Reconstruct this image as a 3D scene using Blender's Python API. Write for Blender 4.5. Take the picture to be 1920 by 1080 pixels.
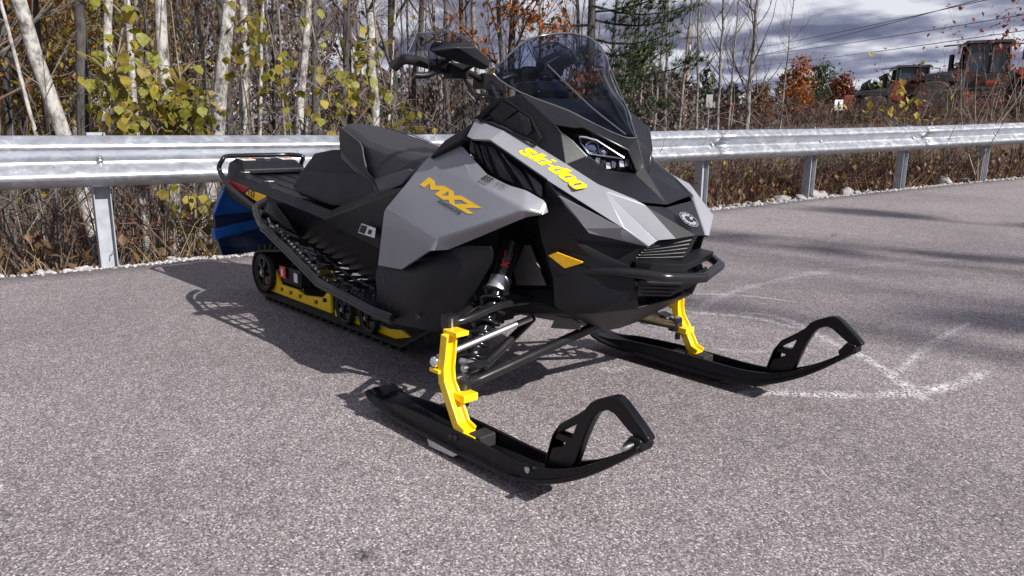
import bpy, bmesh, math, random
from mathutils import Vector, Matrix, noise
PI=math.pi; rad=math.radians
scn=bpy.context.scene; COL=scn.collection
for o in list(bpy.data.objects): bpy.data.objects.remove(o)
# ---------------------------------------------------------------- camera, sky, sun, exposure
cam=bpy.data.cameras.new('camera'); co=bpy.data.objects.new('camera',cam); COL.objects.link(co)
cam.sensor_width=36; cam.lens=25.916; cam.clip_start=.05; cam.clip_end=3000
co.matrix_world=Matrix(((.67522,-.16456,.71903,1.50522),(.73757,.13962,-.66068,-1.76477),(.00833,.97644,.21565,.91191),(0,0,0,1)))
scn.camera=co
SUN=Vector((1.40,.15,1.0)).normalized()          # towards the sun
elev=math.asin(SUN.z); azim=math.atan2(SUN.x,SUN.y)
wd=bpy.data.worlds.new('World'); scn.world=wd; wd.use_nodes=True
nt=wd.node_tree; N=nt.nodes; L=nt.links; N.clear()
wo=N.new('ShaderNodeOutputWorld'); bg=N.new('ShaderNodeBackground'); bg.inputs[1].default_value=.05
sky=N.new('ShaderNodeTexSky'); sky.sky_type='NISHITA'; sky.sun_disc=False; sky.sun_elevation=elev; sky.sun_rotation=azim
sky.air_density=1.2; sky.dust_density=.6
tc=N.new('ShaderNodeTexCoord'); sep=N.new('ShaderNodeSeparateXYZ'); L.new(tc.outputs['Generated'],sep.inputs[0])
# clouds: the view direction projected on a flat cloud deck
zz=N.new('ShaderNodeMath'); zz.operation='ADD'; zz.inputs[1].default_value=.14; L.new(sep.outputs[2],zz.inputs[0])
zm=N.new('ShaderNodeMath'); zm.operation='MAXIMUM'; zm.inputs[1].default_value=.05; L.new(zz.outputs[0],zm.inputs[0])
dv=[]
for i in (0,1):
    d=N.new('ShaderNodeMath'); d.operation='DIVIDE'; L.new(sep.outputs[i],d.inputs[0]); L.new(zm.outputs[0],d.inputs[1]); dv.append(d)
cx=N.new('ShaderNodeCombineXYZ'); L.new(dv[0].outputs[0],cx.inputs[0]); L.new(dv[1].outputs[0],cx.inputs[1])
n1=N.new('ShaderNodeTexNoise'); n1.inputs['Scale'].default_value=.85; n1.inputs['Detail'].default_value=7; n1.inputs['Roughness'].default_value=.52; L.new(cx.outputs[0],n1.inputs['Vector'])
n2=N.new('ShaderNodeTexNoise'); n2.inputs['Scale'].default_value=1.9; n2.inputs['Detail'].default_value=6; n2.inputs['Roughness'].default_value=.5
mp=N.new('ShaderNodeMapping'); mp.inputs['Location'].default_value=(3.1,7.7,0); L.new(cx.outputs[0],mp.inputs[0]); L.new(mp.outputs[0],n2.inputs['Vector'])
r1=N.new('ShaderNodeValToRGB'); r1.color_ramp.elements[0].position=.30; r1.color_ramp.elements[1].position=.44; L.new(n1.outputs[0],r1.inputs[0])
r2=N.new('ShaderNodeValToRGB'); L.new(n2.outputs[0],r2.inputs[0])
cr=r2.color_ramp; cr.elements[0].position=.38; cr.elements[0].color=(1.9,2.1,3.3,1); cr.elements[1].position=.60; cr.elements[1].color=(10,10.2,11.2,1)
e=cr.elements.new(.48); e.color=(3.6,3.8,5.2,1)
mx=N.new('ShaderNodeMixRGB'); L.new(r1.outputs[0],mx.inputs[0]); L.new(sky.outputs[0],mx.inputs[1]); L.new(r2.outputs[0],mx.inputs[2])
L.new(mx.outputs[0],bg.inputs[0]); L.new(bg.outputs[0],wo.inputs[0])
sl=bpy.data.lights.new('sun','SUN'); sl.energy=4.8; sl.angle=rad(.53); sl.color=(1,.965,.915)
so=bpy.data.objects.new('sun',sl); COL.objects.link(so); so.rotation_euler=SUN.to_track_quat('Z','Y').to_euler(); so.location=(8,2,8)
vs=scn.view_settings; vs.view_transform='Standard'; vs.look='None'; vs.exposure=.64; vs.gamma=1; vs.use_curve_mapping=False
# ---------------------------------------------------------------- helpers
WLOC={}
def link(name,me,parent=None,mat=None):
    o=bpy.data.objects.new(name,me); COL.objects.link(o)
    if mat is not None and me is not None and not me.materials: me.materials.append(mat)
    if parent is not None:
        o.parent=parent
        if parent.name in WLOC: o.matrix_parent_inverse=Matrix.Translation(-WLOC[parent.name])
    return o
def root(name,loc,label,cat,group=None):
    o=bpy.data.objects.new(name,None); COL.objects.link(o); o.location=loc; o.empty_display_size=.1
    WLOC[o.name]=Vector(loc); tag(o,label,cat,group); return o
def tag(o,label,cat,group=None):
    o['label']=label; o['category']=cat
    if group: o['group']=group
    return o
def weld_(o,d=.0005):
    bm=bmesh.new(); bm.from_mesh(o.data); bmesh.ops.remove_doubles(bm,verts=bm.verts,dist=d); bmesh.ops.recalc_face_normals(bm,faces=bm.faces); bm.to_mesh(o.data); bm.free()
class MB:
    def __init__(s): s.v=[]; s.f=[]
    def add(s,v,f):
        b=len(s.v); s.v+=[tuple(p) for p in v]; s.f+=[tuple(i+b for i in q) for q in f]; return s
    def box(s,c,d,rot=None):
        R=rot or Matrix.Identity(3); c=Vector(c); v=[]
        for x in (-1,1):
            for y in (-1,1):
                for z in (-1,1): v.append(c+R@Vector((x*d[0]/2,y*d[1]/2,z*d[2]/2)))
        return s.add(v,[(0,1,3,2),(4,6,7,5),(0,4,5,1),(2,3,7,6),(0,2,6,4),(1,5,7,3)])
    def tube(s,path,r,n=8,caps=True,flat=None):
        P=[Vector(p) for p in path]; m=len(P); R=r if isinstance(r,(list,tuple)) else [r]*m
        t=(P[1]-P[0]).normalized(); up=Vector((0,0,1)) if abs(t.z)<.9 else Vector((1,0,0))
        a=t.cross(up).normalized(); v=[]; f=[]
        for i in range(m):
            t=(P[min(i+1,m-1)]-P[max(i-1,0)]); t=t.normalized() if t.length>1e-9 else Vector((0,0,1))
            a=(a-t*a.dot(t)); a=a.normalized() if a.length>1e-6 else t.orthogonal().normalized(); b=t.cross(a)
            for k in range(n):
                q=2*PI*k/n; v.append(P[i]+(a*math.cos(q)+b*math.sin(q)*(flat or 1))*R[i])
        for i in range(m-1):
            for k in range(n): f.append((i*n+k,i*n+(k+1)%n,(i+1)*n+(k+1)%n,(i+1)*n+k))
        if caps: f.append(tuple(range(n-1,-1,-1))); f.append(tuple((m-1)*n+k for k in range(n)))
        return s.add(v,f)
    def lathe(s,prof,c,axis='y',n=24,close=True):
        # prof: (radius, offset along axis)
        v=[]; f=[]; m=len(prof); c=Vector(c)
        for r,h in prof:
            for k in range(n):
                q=2*PI*k/n; a,b=r*math.cos(q),r*math.sin(q)
                v.append(c+Vector({'y':(a,h,b),'x':(h,a,b),'z':(a,b,h)}[axis]))
        for i in range(m-1):
            for k in range(n): f.append((i*n+k,i*n+(k+1)%n,(i+1)*n+(k+1)%n,(i+1)*n+k))
        if close: f.append(tuple(range(n))); f.append(tuple((m-1)*n+k for k in reversed(range(n))))
        return s.add(v,f)
    def loft(s,secs,closed=True,caps=True):
        n=len(secs[0]); v=[p for q in secs for p in q]; f=[]
        for i in range(len(secs)-1):
            for k in range(n if closed else n-1): f.append((i*n+k,i*n+(k+1)%n,(i+1)*n+(k+1)%n,(i+1)*n+k))
        if caps: f.append(tuple(range(n-1,-1,-1))); f.append(tuple((len(secs)-1)*n+k for k in range(n)))
        return s.add(v,f)
    def mirror(s):
        m=MB(); m.v=[(x,-y,z) for x,y,z in s.v]; m.f=[tuple(reversed(q)) for q in s.f]; return m
    def mesh(s,name,smooth=None,recalc=True):
        us=set(i for q in s.f for i in q)
        if len(us)<len(s.v):
            mp_={}; nv=[]
            for i,p in enumerate(s.v):
                if i in us: mp_[i]=len(nv); nv.append(p)
            s.v=nv; s.f=[tuple(mp_[i] for i in q) for q in s.f]
        me=bpy.data.meshes.new(name); me.from_pydata([tuple(p) for p in s.v],[],s.f)
        if recalc:
            bm=bmesh.new(); bm.from_mesh(me); bmesh.ops.recalc_face_normals(bm,faces=bm.faces); bm.to_mesh(me); bm.free()
        if smooth is not None:
            me.polygons.foreach_set('use_smooth',[True]*len(me.polygons)); me.set_sharp_from_angle(angle=rad(smooth))
        me.update(); return me
    def build(s,name,mat,parent=None,smooth=None,bevel=0,solid=0,sub=0,seg=2,recalc=True,soft=0):
        o=link(name,s.mesh(name,smooth,recalc),parent,mat)
        if soft:      # rounded creases of a moulded panel, before it gets its thickness
            weld_(o); m=o.modifiers.new('r','BEVEL'); m.width=soft; m.segments=5; m.limit_method='ANGLE'; m.angle_limit=rad(4); m.profile=.5; bevel=.0014; seg=2
            o.data.polygons.foreach_set('use_smooth',[True]*len(o.data.polygons))
        if solid: m=o.modifiers.new('s','SOLIDIFY'); m.thickness=solid; m.offset=0
        if bevel:
            m=o.modifiers.new('b','BEVEL'); m.width=bevel; m.segments=seg; m.limit_method='ANGLE'; m.angle_limit=rad(60 if soft else 25); m.harden_normals=False
            if smooth is None:
                o.data.polygons.foreach_set('use_smooth',[True]*len(o.data.polygons)); m.harden_normals=True
        if sub: m=o.modifiers.new('u','SUBSURF'); m.levels=m.render_levels=sub
        return o
def polyx(loops,fn,th):
    """polygon with holes in 2-D, mapped to 3-D by fn(u,v,w) and given a thickness"""
    bm=bmesh.new(); es=[]
    for lp in loops:
        vv=[bm.verts.new((p[0],p[1],0)) for p in lp]
        es+=[bm.edges.new((vv[i],vv[(i+1)%len(vv)])) for i in range(len(vv))]
    bmesh.ops.triangle_fill(bm,edges=es,use_beauty=True)
    bmesh.ops.dissolve_limit(bm,angle_limit=.01,verts=bm.verts,edges=bm.edges)
    g=bmesh.ops.extrude_face_region(bm,geom=bm.faces[:])
    for q in g['geom']:
        if isinstance(q,bmesh.types.BMVert): q.co.z+=1
    bmesh.ops.recalc_face_normals(bm,faces=bm.faces)
    bm.verts.index_update(); m=MB(); m.v=[tuple(fn(p.co.x,p.co.y,p.co.z*th)) for p in bm.verts]; m.f=[tuple(p.index for p in f.verts) for f in bm.faces]
    bm.free(); return m
def smoothpath(P,n=4):
    P=[Vector(p) for p in P]; out=[]
    for i in range(len(P)-1):
        a=P[max(i-1,0)]; b=P[i]; c=P[i+1]; d=P[min(i+2,len(P)-1)]
        for k in range(n):
            t=k/n; out.append(.5*((2*b)+(c-a)*t+(2*a-5*b+4*c-d)*t*t+(3*b-a-3*c+d)*t**3))
    out.append(P[-1]); return out
def both(mb,name,mat,parent,**k):
    a=mb.build(name,mat,parent,**k); b=mb.mirror().build(name,mat,parent,**k); return a,b
# ---------------------------------------------------------------- materials
def mat(name,col,rough=.5,metal=0,var=0,vscale=20,bump=0,bscale=200,spec=None,coat=0,trans=0,ior=1.45,col2=None,rvar=0,detail=4):
    m=bpy.data.materials.new(name); m.use_nodes=True; t=m.node_tree; b=t.nodes['Principled BSDF']
    b.inputs['Base Color'].default_value=(*col,1); b.inputs['Roughness'].default_value=rough; b.inputs['Metallic'].default_value=metal
    if spec is not None: b.inputs['Specular IOR Level'].default_value=spec
    if coat: b.inputs['Coat Weight'].default_value=coat; b.inputs['Coat Roughness'].default_value=.12
    if trans: b.inputs['Transmission Weight'].default_value=trans; b.inputs['IOR'].default_value=ior
    tcn=t.nodes.new('ShaderNodeTexCoord')
    if var or col2 or rvar:
        nz=t.nodes.new('ShaderNodeTexNoise'); nz.inputs['Scale'].default_value=vscale; nz.inputs['Detail'].default_value=detail; t.links.new(tcn.outputs['Object'],nz.inputs['Vector'])
        rp=t.nodes.new('ShaderNodeValToRGB'); rp.color_ramp.elements[0].position=.32; rp.color_ramp.elements[1].position=.68; t.links.new(nz.outputs[0],rp.inputs[0])
        c2=col2 or tuple(c*(1+var) for c in col); c1=col if col2 else tuple(c*(1-var) for c in col)
        if var or col2:
            rp.color_ramp.elements[0].color=(*c1,1); rp.color_ramp.elements[1].color=(*c2,1); t.links.new(rp.outputs[0],b.inputs['Base Color'])
        if rvar:
            mr=t.nodes.new('ShaderNodeMapRange'); mr.inputs[1].default_value=.3; mr.inputs[2].default_value=.7; mr.inputs[3].default_value=rough-rvar; mr.inputs[4].default_value=rough+rvar
            t.links.new(nz.outputs[0],mr.inputs[0]); t.links.new(mr.outputs[0],b.inputs['Roughness'])
    if bump:
        nb=t.nodes.new('ShaderNodeTexNoise'); nb.inputs['Scale'].default_value=bscale; nb.inputs['Detail'].default_value=3; t.links.new(tcn.outputs['Object'],nb.inputs['Vector'])
        bp=t.nodes.new('ShaderNodeBump'); bp.inputs['Strength'].default_value=bump; bp.inputs['Distance'].default_value=.002; t.links.new(nb.outputs[0],bp.inputs['Height']); t.links.new(bp.outputs[0],b.inputs['Normal'])
    return m
M={}
M['grey']=mat('grey_paint',(.235,.237,.262),.34,0,.03,6,.04,900,coat=.25,rvar=.05)
M['black']=mat('black_plastic',(.0068,.007,.0095),.42,0,.25,5,.25,700,spec=.32,rvar=.08)
M['charcoal']=mat('charcoal_plastic',(.0085,.0088,.0118),.44,0,.22,5,.3,800,spec=.36,rvar=.07)
M['gloss']=mat('gloss_black',(.006,.006,.008),.16,rvar=.05,vscale=8)
M['satin']=mat('satin_black_steel',(.011,.011,.012),.28,0,.1,14,.06,300,rvar=.06)
M['vinyl']=mat('seat_vinyl',(.022,.022,.0255),.46,0,.12,14,.35,900,rvar=.06)
M['vinyl2']=mat('seat_side_vinyl',(.014,.014,.016),.55,0,.12,14,.35,900)
M['vinylgrey']=mat('seat_grey_vinyl',(.075,.075,.085),.5,0,.1,14,.3,900)
M['rubber']=mat('rubber',(.012,.012,.013),.7,0,.25,25,.5,240)
M['ski']=mat('ski_plastic',(.0045,.0045,.0065),.33,0,.2,12,.12,300,spec=.32,rvar=.1)
M['yellow']=mat('yellow_paint',(.88,.58,.006),.34,0,.04,30,.05,300,coat=.3)
M['decal']=mat('yellow_decal',(.97,.57,.012),.4,0,.02,40)
M['decal2']=mat('lemon_decal',(.92,.70,.006),.4,0,.02,40)
M['inkd']=mat('dark_decal',(.012,.012,.014),.4)
M['red']=mat('red_decal',(.65,.02,.02),.4)
M['white']=mat('white_label',(.75,.75,.75),.45,0,.04,30)
M['orange']=mat('orange_label',(.8,.2,.05),.45)
M['steel']=mat('bare_steel',(.55,.55,.56),.3,1,.1,30,.05,200,rvar=.08)
M['alu']=mat('cast_aluminium',(.62,.62,.62),.42,1,.1,30,.08,200)
M['plate']=mat('grey_metal_plate',(.17,.165,.165),.5,.6,.15,20,.1,200)
M['chrome']=mat('chrome',(.8,.8,.82),.12,1)
M['silver']=mat('silver_plastic',(.62,.62,.64),.25,.7)
M['tail']=mat('red_lens',(.33,.006,.01),.22,0,.3,120,.3,500)
M['amber']=mat('amber_reflector',(1.0,.53,.012),.28,0,.08,90,.4,260)
M['tape']=mat('blue_wrap',(.006,.075,.30),.34,0,.25,7,.5,30,rvar=.1)
M['tape2']=mat('navy_wrap',(.004,.013,.05),.32,0,.3,7,.5,30,rvar=.1)
M['tunnel']=mat('tunnel_black',(.006,.006,.008),.34,0,.2,9,.1,300,spec=.3,rvar=.08)
M['bumperm']=mat('bumper_black',(.010,.010,.012),.25,0,.1,9,.05,300)
M['glow']=mat('black_hose',(.01,.01,.01),.3)
def clear(name,tint,op,rough=.02):
    m=bpy.data.materials.new(name); m.use_nodes=True; t=m.node_tree; t.nodes.clear()
    o=t.nodes.new('ShaderNodeOutputMaterial'); tr=t.nodes.new('ShaderNodeBsdfTransparent'); tr.inputs[0].default_value=(*tint,1)
    p=t.nodes.new('ShaderNodeBsdfPrincipled'); p.inputs['Base Color'].default_value=(.004,.005,.008,1); p.inputs['Roughness'].default_value=rough; p.inputs['Specular IOR Level'].default_value=.6
    mi=t.nodes.new('ShaderNodeMixShader'); lw=t.nodes.new('ShaderNodeLayerWeight'); pw=t.nodes.new('ShaderNodeMath'); pw.operation='POWER'; pw.inputs[1].default_value=4; lw.inputs[0].default_value=.5; t.links.new(lw.outputs['Facing'],pw.inputs[0]); fr=t.nodes.new('ShaderNodeMath'); fr.operation='MULTIPLY_ADD'; fr.inputs[1].default_value=.9; fr.inputs[2].default_value=.045; t.links.new(pw.outputs[0],fr.inputs[0])
    ad=t.nodes.new('ShaderNodeMath'); ad.operation='ADD'; ad.use_clamp=True; ad.inputs[1].default_value=op
    t.links.new(fr.outputs[0],ad.inputs[0]); t.links.new(ad.outputs[0],mi.inputs[0]); t.links.new(tr.outputs[0],mi.inputs[1]); t.links.new(p.outputs[0],mi.inputs[2]); t.links.new(mi.outputs[0],o.inputs[0])
    return m
M['shield']=clear('tinted_windshield',(.30,.35,.50),.19)
M['edge']=mat('shield_edge',(.07,.075,.085),.2)
M['clear']=clear('clear_shield',(.78,.79,.82),.07)
M['lens']=clear('headlight_lens',(.62,.66,.78),.04)
G={
 'sp':[(-0.3771,-0.255,0.8434),(-0.3673,-0.263,0.8285),(-0.2336,-0.33,0.7534),(-0.1842,-0.3462,0.7361),(0.0733,-0.4029,0.6913),(0.0889,-0.36,0.6782),(0.0968,-0.34,0.681),(0.0778,-0.335,0.7088),(0.0628,-0.335,0.7118),(0.0088,-0.34,0.7321),(-0.0628,-0.338,0.7417),(-0.1767,-0.32,0.7657),(-0.278,-0.288,0.8043),(-0.401,-0.256,0.8428),(-0.541,-0.272,0.802),(-0.5654,-0.276,0.7797),(-0.6078,-0.3114,0.7138),(-0.6747,-0.3616,0.619),(-0.6976,-0.38,0.4253),(-0.5194,-0.403,0.4395),(-0.3029,-0.444,0.5361),(-0.2754,-0.4346,0.5741),(0.0413,-0.365,0.6689),(-0.2578,-0.412,0.5417)],
 'lp':[(-0.7337,-0.355,0.4191),(-0.5709,-0.375,0.4289),(-0.3857,-0.385,0.4938),(-0.2512,-0.355,0.549),(-0.1371,-0.345,0.5592),(-0.1263,-0.325,0.5346),(-0.2503,-0.325,0.3821),(-0.3035,-0.335,0.3186),(-0.3303,-0.3,0.2352),(-0.4099,-0.36,0.2411),(-0.5629,-0.39,0.2385),(-0.7146,-0.4,0.2279),(-0.703,-0.385,0.3107),(-0.7288,-0.375,0.3845),(-0.4174,-0.415,0.389),(-0.2784,-0.385,0.4555)],
 'hg':[(-0.317,-0.25,0.9239),(-0.2953,-0.235,0.9297),(-0.1961,-0.2284,0.9017),(-0.0946,-0.2199,0.8586),(0.0344,-0.2096,0.8036),(0.1395,-0.185,0.7489),(0.2331,-0.135,0.7103),(0.2515,-0.115,0.6981),(0.3261,-0.071,0.6102),(0.2911,-0.105,0.6051),(0.2892,-0.108,0.6016),(0.2922,-0.143,0.5928),(0.1734,-0.255,0.6261),(0.165,-0.262,0.6389),(0.0799,-0.285,0.7233),(0.2586,-0.215,0.645),(0.0361,-0.2772,0.761),(0.0299,-0.2787,0.7631),(-0.2012,-0.2893,0.8664),(-0.2882,-0.285,0.8673),(-0.327,-0.275,0.8755),(0.1763,-0.2,0.7362)],
 'strip':[(0.2515,-0.115,0.6981),(0.3261,-0.071,0.6102),(0.3426,0.0,0.6152),(0.2395,0.0,0.6902),(0.3136,0.0,0.6513)],
 'co':[(0.1181,0.0,0.8756),(0.0904,-0.03,0.8777),(-0.028,-0.145,0.9547),(-0.1502,-0.215,1.0044),(-0.191,-0.235,0.9911),(-0.3069,-0.265,0.9221),(0.1428,0.0,0.8152),(0.1516,0.0,0.797),(0.2394,0.0,0.6917),(0.2294,-0.13,0.7096)],
 'vent':[(-0.3148,-0.243,0.9299),(-0.2076,-0.232,0.9819),(-0.1924,-0.228,0.9801),(-0.1085,-0.208,0.9293),(-0.0595,-0.212,0.8688),(-0.0672,-0.222,0.8562),(-0.0895,-0.225,0.862)],
 'vp1':[(-0.2605,-0.236,0.9388),(-0.2066,-0.232,0.9761),(-0.1528,-0.222,0.9497),(-0.209,-0.228,0.9194)],
 'vp2':[(-0.2017,-0.227,0.9152),(-0.1467,-0.221,0.945),(-0.1125,-0.213,0.9271),(-0.0943,-0.212,0.8901),(-0.1154,-0.216,0.8772)],
 'hl':[(-0.0343,-0.19,0.9162),(0.0287,-0.165,0.9063),(0.0475,-0.152,0.9083),(0.1353,-0.055,0.8455),(0.1475,-0.028,0.7823),(0.1451,-0.03,0.7734),(0.0926,-0.085,0.7815),(0.0453,-0.13,0.8248),(0.0159,-0.16,0.8664),(-0.0128,-0.182,0.8903)],
 'hlring':[(0.0343,-0.152,0.8823),(0.0517,-0.145,0.8808),(0.0764,-0.125,0.8725),(0.127,-0.06,0.8236),(0.122,-0.062,0.8208),(0.05,-0.125,0.8328),(0.0335,-0.145,0.8631)],
 'hlproj':[(0.0571,-0.118,0.853),(0.084,-0.1,0.8421),(0.1018,-0.075,0.7993),(0.0709,-0.11,0.8077),(0.1312,-0.05,0.8051)],
 'fa':[(0.0457,-0.285,0.6929),(0.1076,-0.285,0.698),(0.1651,-0.262,0.6382),(0.1734,-0.255,0.6254),(0.2922,-0.143,0.5921),(0.2716,-0.15,0.5885),(0.2202,-0.195,0.5489),(0.1164,-0.265,0.6044),(0.1656,-0.235,0.555),(0.2486,-0.165,0.5349),(0.0154,-0.275,0.5767),(-0.0225,-0.26,0.6406),(0.0412,-0.275,0.5854)],
 'nose':[(0.0154,-0.275,0.5767),(0.1674,-0.237,0.5555),(0.2486,-0.165,0.5349),(0.1773,-0.225,0.5191),(0.1808,-0.225,0.493),(0.0521,-0.27,0.4834),(0.0545,-0.262,0.3987),(0.2188,-0.2,0.427),(0.1669,-0.215,0.3916),(0.0858,-0.24,0.3753),(0.2551,-0.13,0.4096),(0.2694,-0.165,0.4838),(0.3194,0.0,0.5174),(0.3277,0.0,0.4767),(0.2404,-0.0,0.3897)],
 'refl':[(0.0422,-0.276,0.5477),(0.0722,-0.272,0.5609),(0.1514,-0.25,0.5414),(0.1487,-0.25,0.5373),(0.0943,-0.262,0.5162)],
 'gr':[(0.2922,-0.143,0.5922),(0.294,-0.105,0.6052),(0.3269,-0.071,0.6125),(0.2579,-0.165,0.5478),(0.3076,0.0,0.5401),(0.2985,-0.12,0.5952),(0.33,0.0,0.5853),(0.3421,0.0,0.6161),(0.296,-0.165,0.5336),(0.3099,-0.15,0.5383),(0.32,0.0,0.5214),(0.3251,-0.15,0.5271),(0.2953,0.0,0.5034),(0.2907,-0.165,0.4965),(0.2894,-0.165,0.455),(0.2868,-0.05,0.4349),(0.3269,0.0,0.475)],
 'bump':[(0.1208,-0.225,0.5067),(0.1741,-0.22,0.5171),(0.2688,-0.19,0.5216),(0.3369,-0.142,0.5141),(0.3476,-0.13,0.5127),(0.379,0.0,0.4996)],
 'belly':[(0.1587,-0.24,0.4037),(0.1529,-0.2,0.3847),(0.0815,-0.09,0.3093),(0.0914,-0.06,0.2955),(0.0854,0.0,0.2885),(0.1811,-0.03,0.3735)],
 'bulk':[(-0.1674,-0.17,0.5427),(-0.1426,-0.17,0.5458),(-0.0673,-0.17,0.4272),(-0.2007,-0.17,0.4069),(-0.2169,-0.17,0.4546),(-0.0809,-0.17,0.3954),(-0.0572,-0.17,0.403),(-0.0327,-0.17,0.3694),(0.0276,-0.17,0.3501),(0.0786,-0.15,0.3365),(0.0772,-0.15,0.3159),(-0.0448,-0.17,0.2956),(-0.0246,-0.17,0.3329),(-0.0753,-0.17,0.3649)],
 'arm':[(-0.0739,-0.5,0.1798),(-0.0506,-0.47,0.1916),(0.0675,-0.09,0.3107),(0.1092,-0.06,0.3326),(-0.0673,-0.44,0.2146),(-0.1537,-0.15,0.3004),(-0.1154,-0.515,0.3616),(-0.0957,-0.48,0.3642),(-0.1091,-0.19,0.3769),(-0.0551,-0.15,0.3959),(-0.1073,-0.5,0.3701),(-0.3317,-0.21,0.3397),(-0.0635,-0.53,0.2864),(-0.0915,-0.27,0.3172),(-0.0885,-0.22,0.3268),(-0.1077,-0.575,0.2566)],
 'shock':[(-0.1832,-0.215,0.5516),(-0.1703,-0.275,0.4369),(-0.1604,-0.355,0.3294),(-0.1236,-0.43,0.2164),(-0.1277,-0.435,0.2014)],
 'bracket':[(-0.1164,-0.455,0.2222),(-0.0808,-0.45,0.2385),(-0.0397,-0.4,0.2315),(-0.0879,-0.46,0.2007),(-0.084,-0.45,0.2271)],
 'spin':[(-0.0775,-0.548,0.3382),(-0.0791,-0.548,0.3209),(-0.0796,-0.552,0.281),(-0.0815,-0.556,0.2406),(-0.0757,-0.558,0.2055),(-0.0508,-0.56,0.1676),(-0.0093,-0.56,0.0955),(0.0242,-0.56,0.0816)],
 'spinlug':[(-0.063,-0.52,0.3413),(-0.0304,-0.52,0.1655),(-0.1148,-0.575,0.2322),(-0.104,-0.52,0.3448),(-0.0615,-0.515,0.1868),(-0.0474,-0.515,0.1385),(-0.0916,-0.525,0.3136)],
 'loop':[(0.3064,-0.565,0.1258),(0.3388,-0.565,0.1963),(0.4301,-0.565,0.2624),(0.4562,-0.565,0.2967),(0.5163,-0.565,0.3259),(0.5388,-0.565,0.3255),(0.5956,-0.565,0.2813),(0.6262,-0.565,0.253),(0.6032,-0.565,0.2406),(0.5701,-0.565,0.2547),(0.5122,-0.565,0.2921),(0.4721,-0.565,0.2728),(0.4413,-0.565,0.2122),(0.3899,-0.565,0.1447),(0.3442,-0.565,0.1234)],
 'loop_h1':[(0.3545,-0.565,0.1846),(0.4115,-0.565,0.2247),(0.3963,-0.565,0.1863)],
 'loop_h2':[(0.3316,-0.565,0.1387),(0.345,-0.565,0.1661),(0.3775,-0.565,0.1648),(0.37,-0.565,0.1556)],
 'ws':[(0.1148,0.0,0.878),(0.095,-0.03,0.8803),(0.0312,-0.085,0.9161),(-0.0281,-0.145,0.9568),(-0.1503,-0.215,1.0065),(-0.2276,-0.255,1.0619),(-0.2004,-0.235,1.1025),(-0.1792,-0.19,1.1483),(-0.1624,-0.14,1.1721),(-0.1424,-0.065,1.1864),(-0.152,0.0,1.193)],
 'wsc':[(0.1155,0.0,0.8792),(0.0497,0.0,0.9453),(-0.0216,0.0,1.0401),(-0.0901,0.0,1.1295),(-0.1527,0.0,1.1922)],
 'seat':[(-1.3999,-0.11,0.8995),(-1.4451,-0.09,0.9164),(-1.1391,-0.165,0.8363),(-1.0912,-0.18,0.7818),(-1.0569,-0.185,0.724),(-1.383,-0.12,0.8001),(-0.966,-0.19,0.6534),(-0.944,-0.19,0.6533),(-0.8285,-0.175,0.6907),(-0.7884,-0.165,0.7551),(-1.0064,-0.187,0.6991),(-0.7957,-0.168,0.7506),(-0.918,0.0,0.8276),(-1.1093,0.08,0.853),(-0.7655,-0.14,0.8026)],
 'tank':[(-1.7527,-0.175,0.6282),(-1.7035,-0.18,0.6029),(-1.3777,-0.19,0.567),(-1.037,-0.185,0.6745),(-1.1273,-0.17,0.6859),(-1.3643,-0.165,0.7076),(-1.6007,-0.165,0.7034),(-1.6662,-0.17,0.6801),(-1.7263,-0.165,0.6644),(-1.6282,-0.12,0.7788),(-1.5039,-0.1,0.7982),(-1.4181,-0.1,0.7987),(-1.5417,-0.14,0.7291),(-1.3399,-0.14,0.7155)],
 'tun':[(-2.4394,-0.21,0.618),(-1.9591,-0.21,0.5657),(-1.2507,-0.21,0.4924),(-1.169,-0.21,0.4893),(-0.995,-0.21,0.4695),(-2.4842,-0.2,0.6619),(-1.8729,-0.21,0.4341),(-1.3907,-0.21,0.3523),(-0.9902,-0.21,0.2822)],
 'rb':[(-0.6567,-0.43,0.2689),(-0.8249,-0.43,0.2865),(-1.0507,-0.43,0.3093),(-1.092,-0.43,0.3238),(-1.4913,-0.43,0.4667),(-1.5499,-0.42,0.4687),(-1.7527,-0.36,0.5297)],
 'rbump':[(-1.8273,-0.225,0.4503),(-1.941,-0.225,0.4701),(-2.3178,-0.232,0.5741),(-2.4452,-0.235,0.6443),(-2.4661,-0.235,0.6853),(-2.4255,-0.228,0.7258),(-2.3939,-0.2,0.7401)],
 'tail':[(-2.426,-0.213,0.618),(-2.1525,-0.213,0.5903),(-2.2194,-0.213,0.5586),(-2.3877,-0.213,0.5917)],
 'd137':[(-2.1501,-0.213,0.583),(-1.9536,-0.213,0.5649),(-2.0404,-0.213,0.5247),(-2.2009,-0.213,0.56)],
 'stick':[(-0.9457,-0.292,0.5413),(-0.8261,-0.305,0.5364),(-0.8357,-0.305,0.4988),(-0.9737,-0.292,0.5026)],
 'flap':[(-2.5,-0.2473,0.5767),(-2.5,-0.2625,0.4919),(-2.5,-0.2732,0.392),(-2.5,-0.2617,0.3184),(-2.5,-0.2541,0.2297),(-2.5,-0.2325,0.2066),(-2.5,-0.1527,0.1977),(-2.5,-0.0574,0.2024),(-2.5,-0.0057,0.2734),(-2.5,-0.144,0.6006)],
 'rail':[(-2.2131,-0.15,0.1592),(-2.0393,-0.15,0.1734),(-1.9841,-0.15,0.1126),(-1.8023,-0.15,0.1147),(-1.735,-0.15,0.0986),(-1.5466,-0.15,0.1211),(-1.48,-0.15,0.1696),(-1.4733,-0.15,0.0607),(-2.1601,-0.15,0.0597)],
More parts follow.
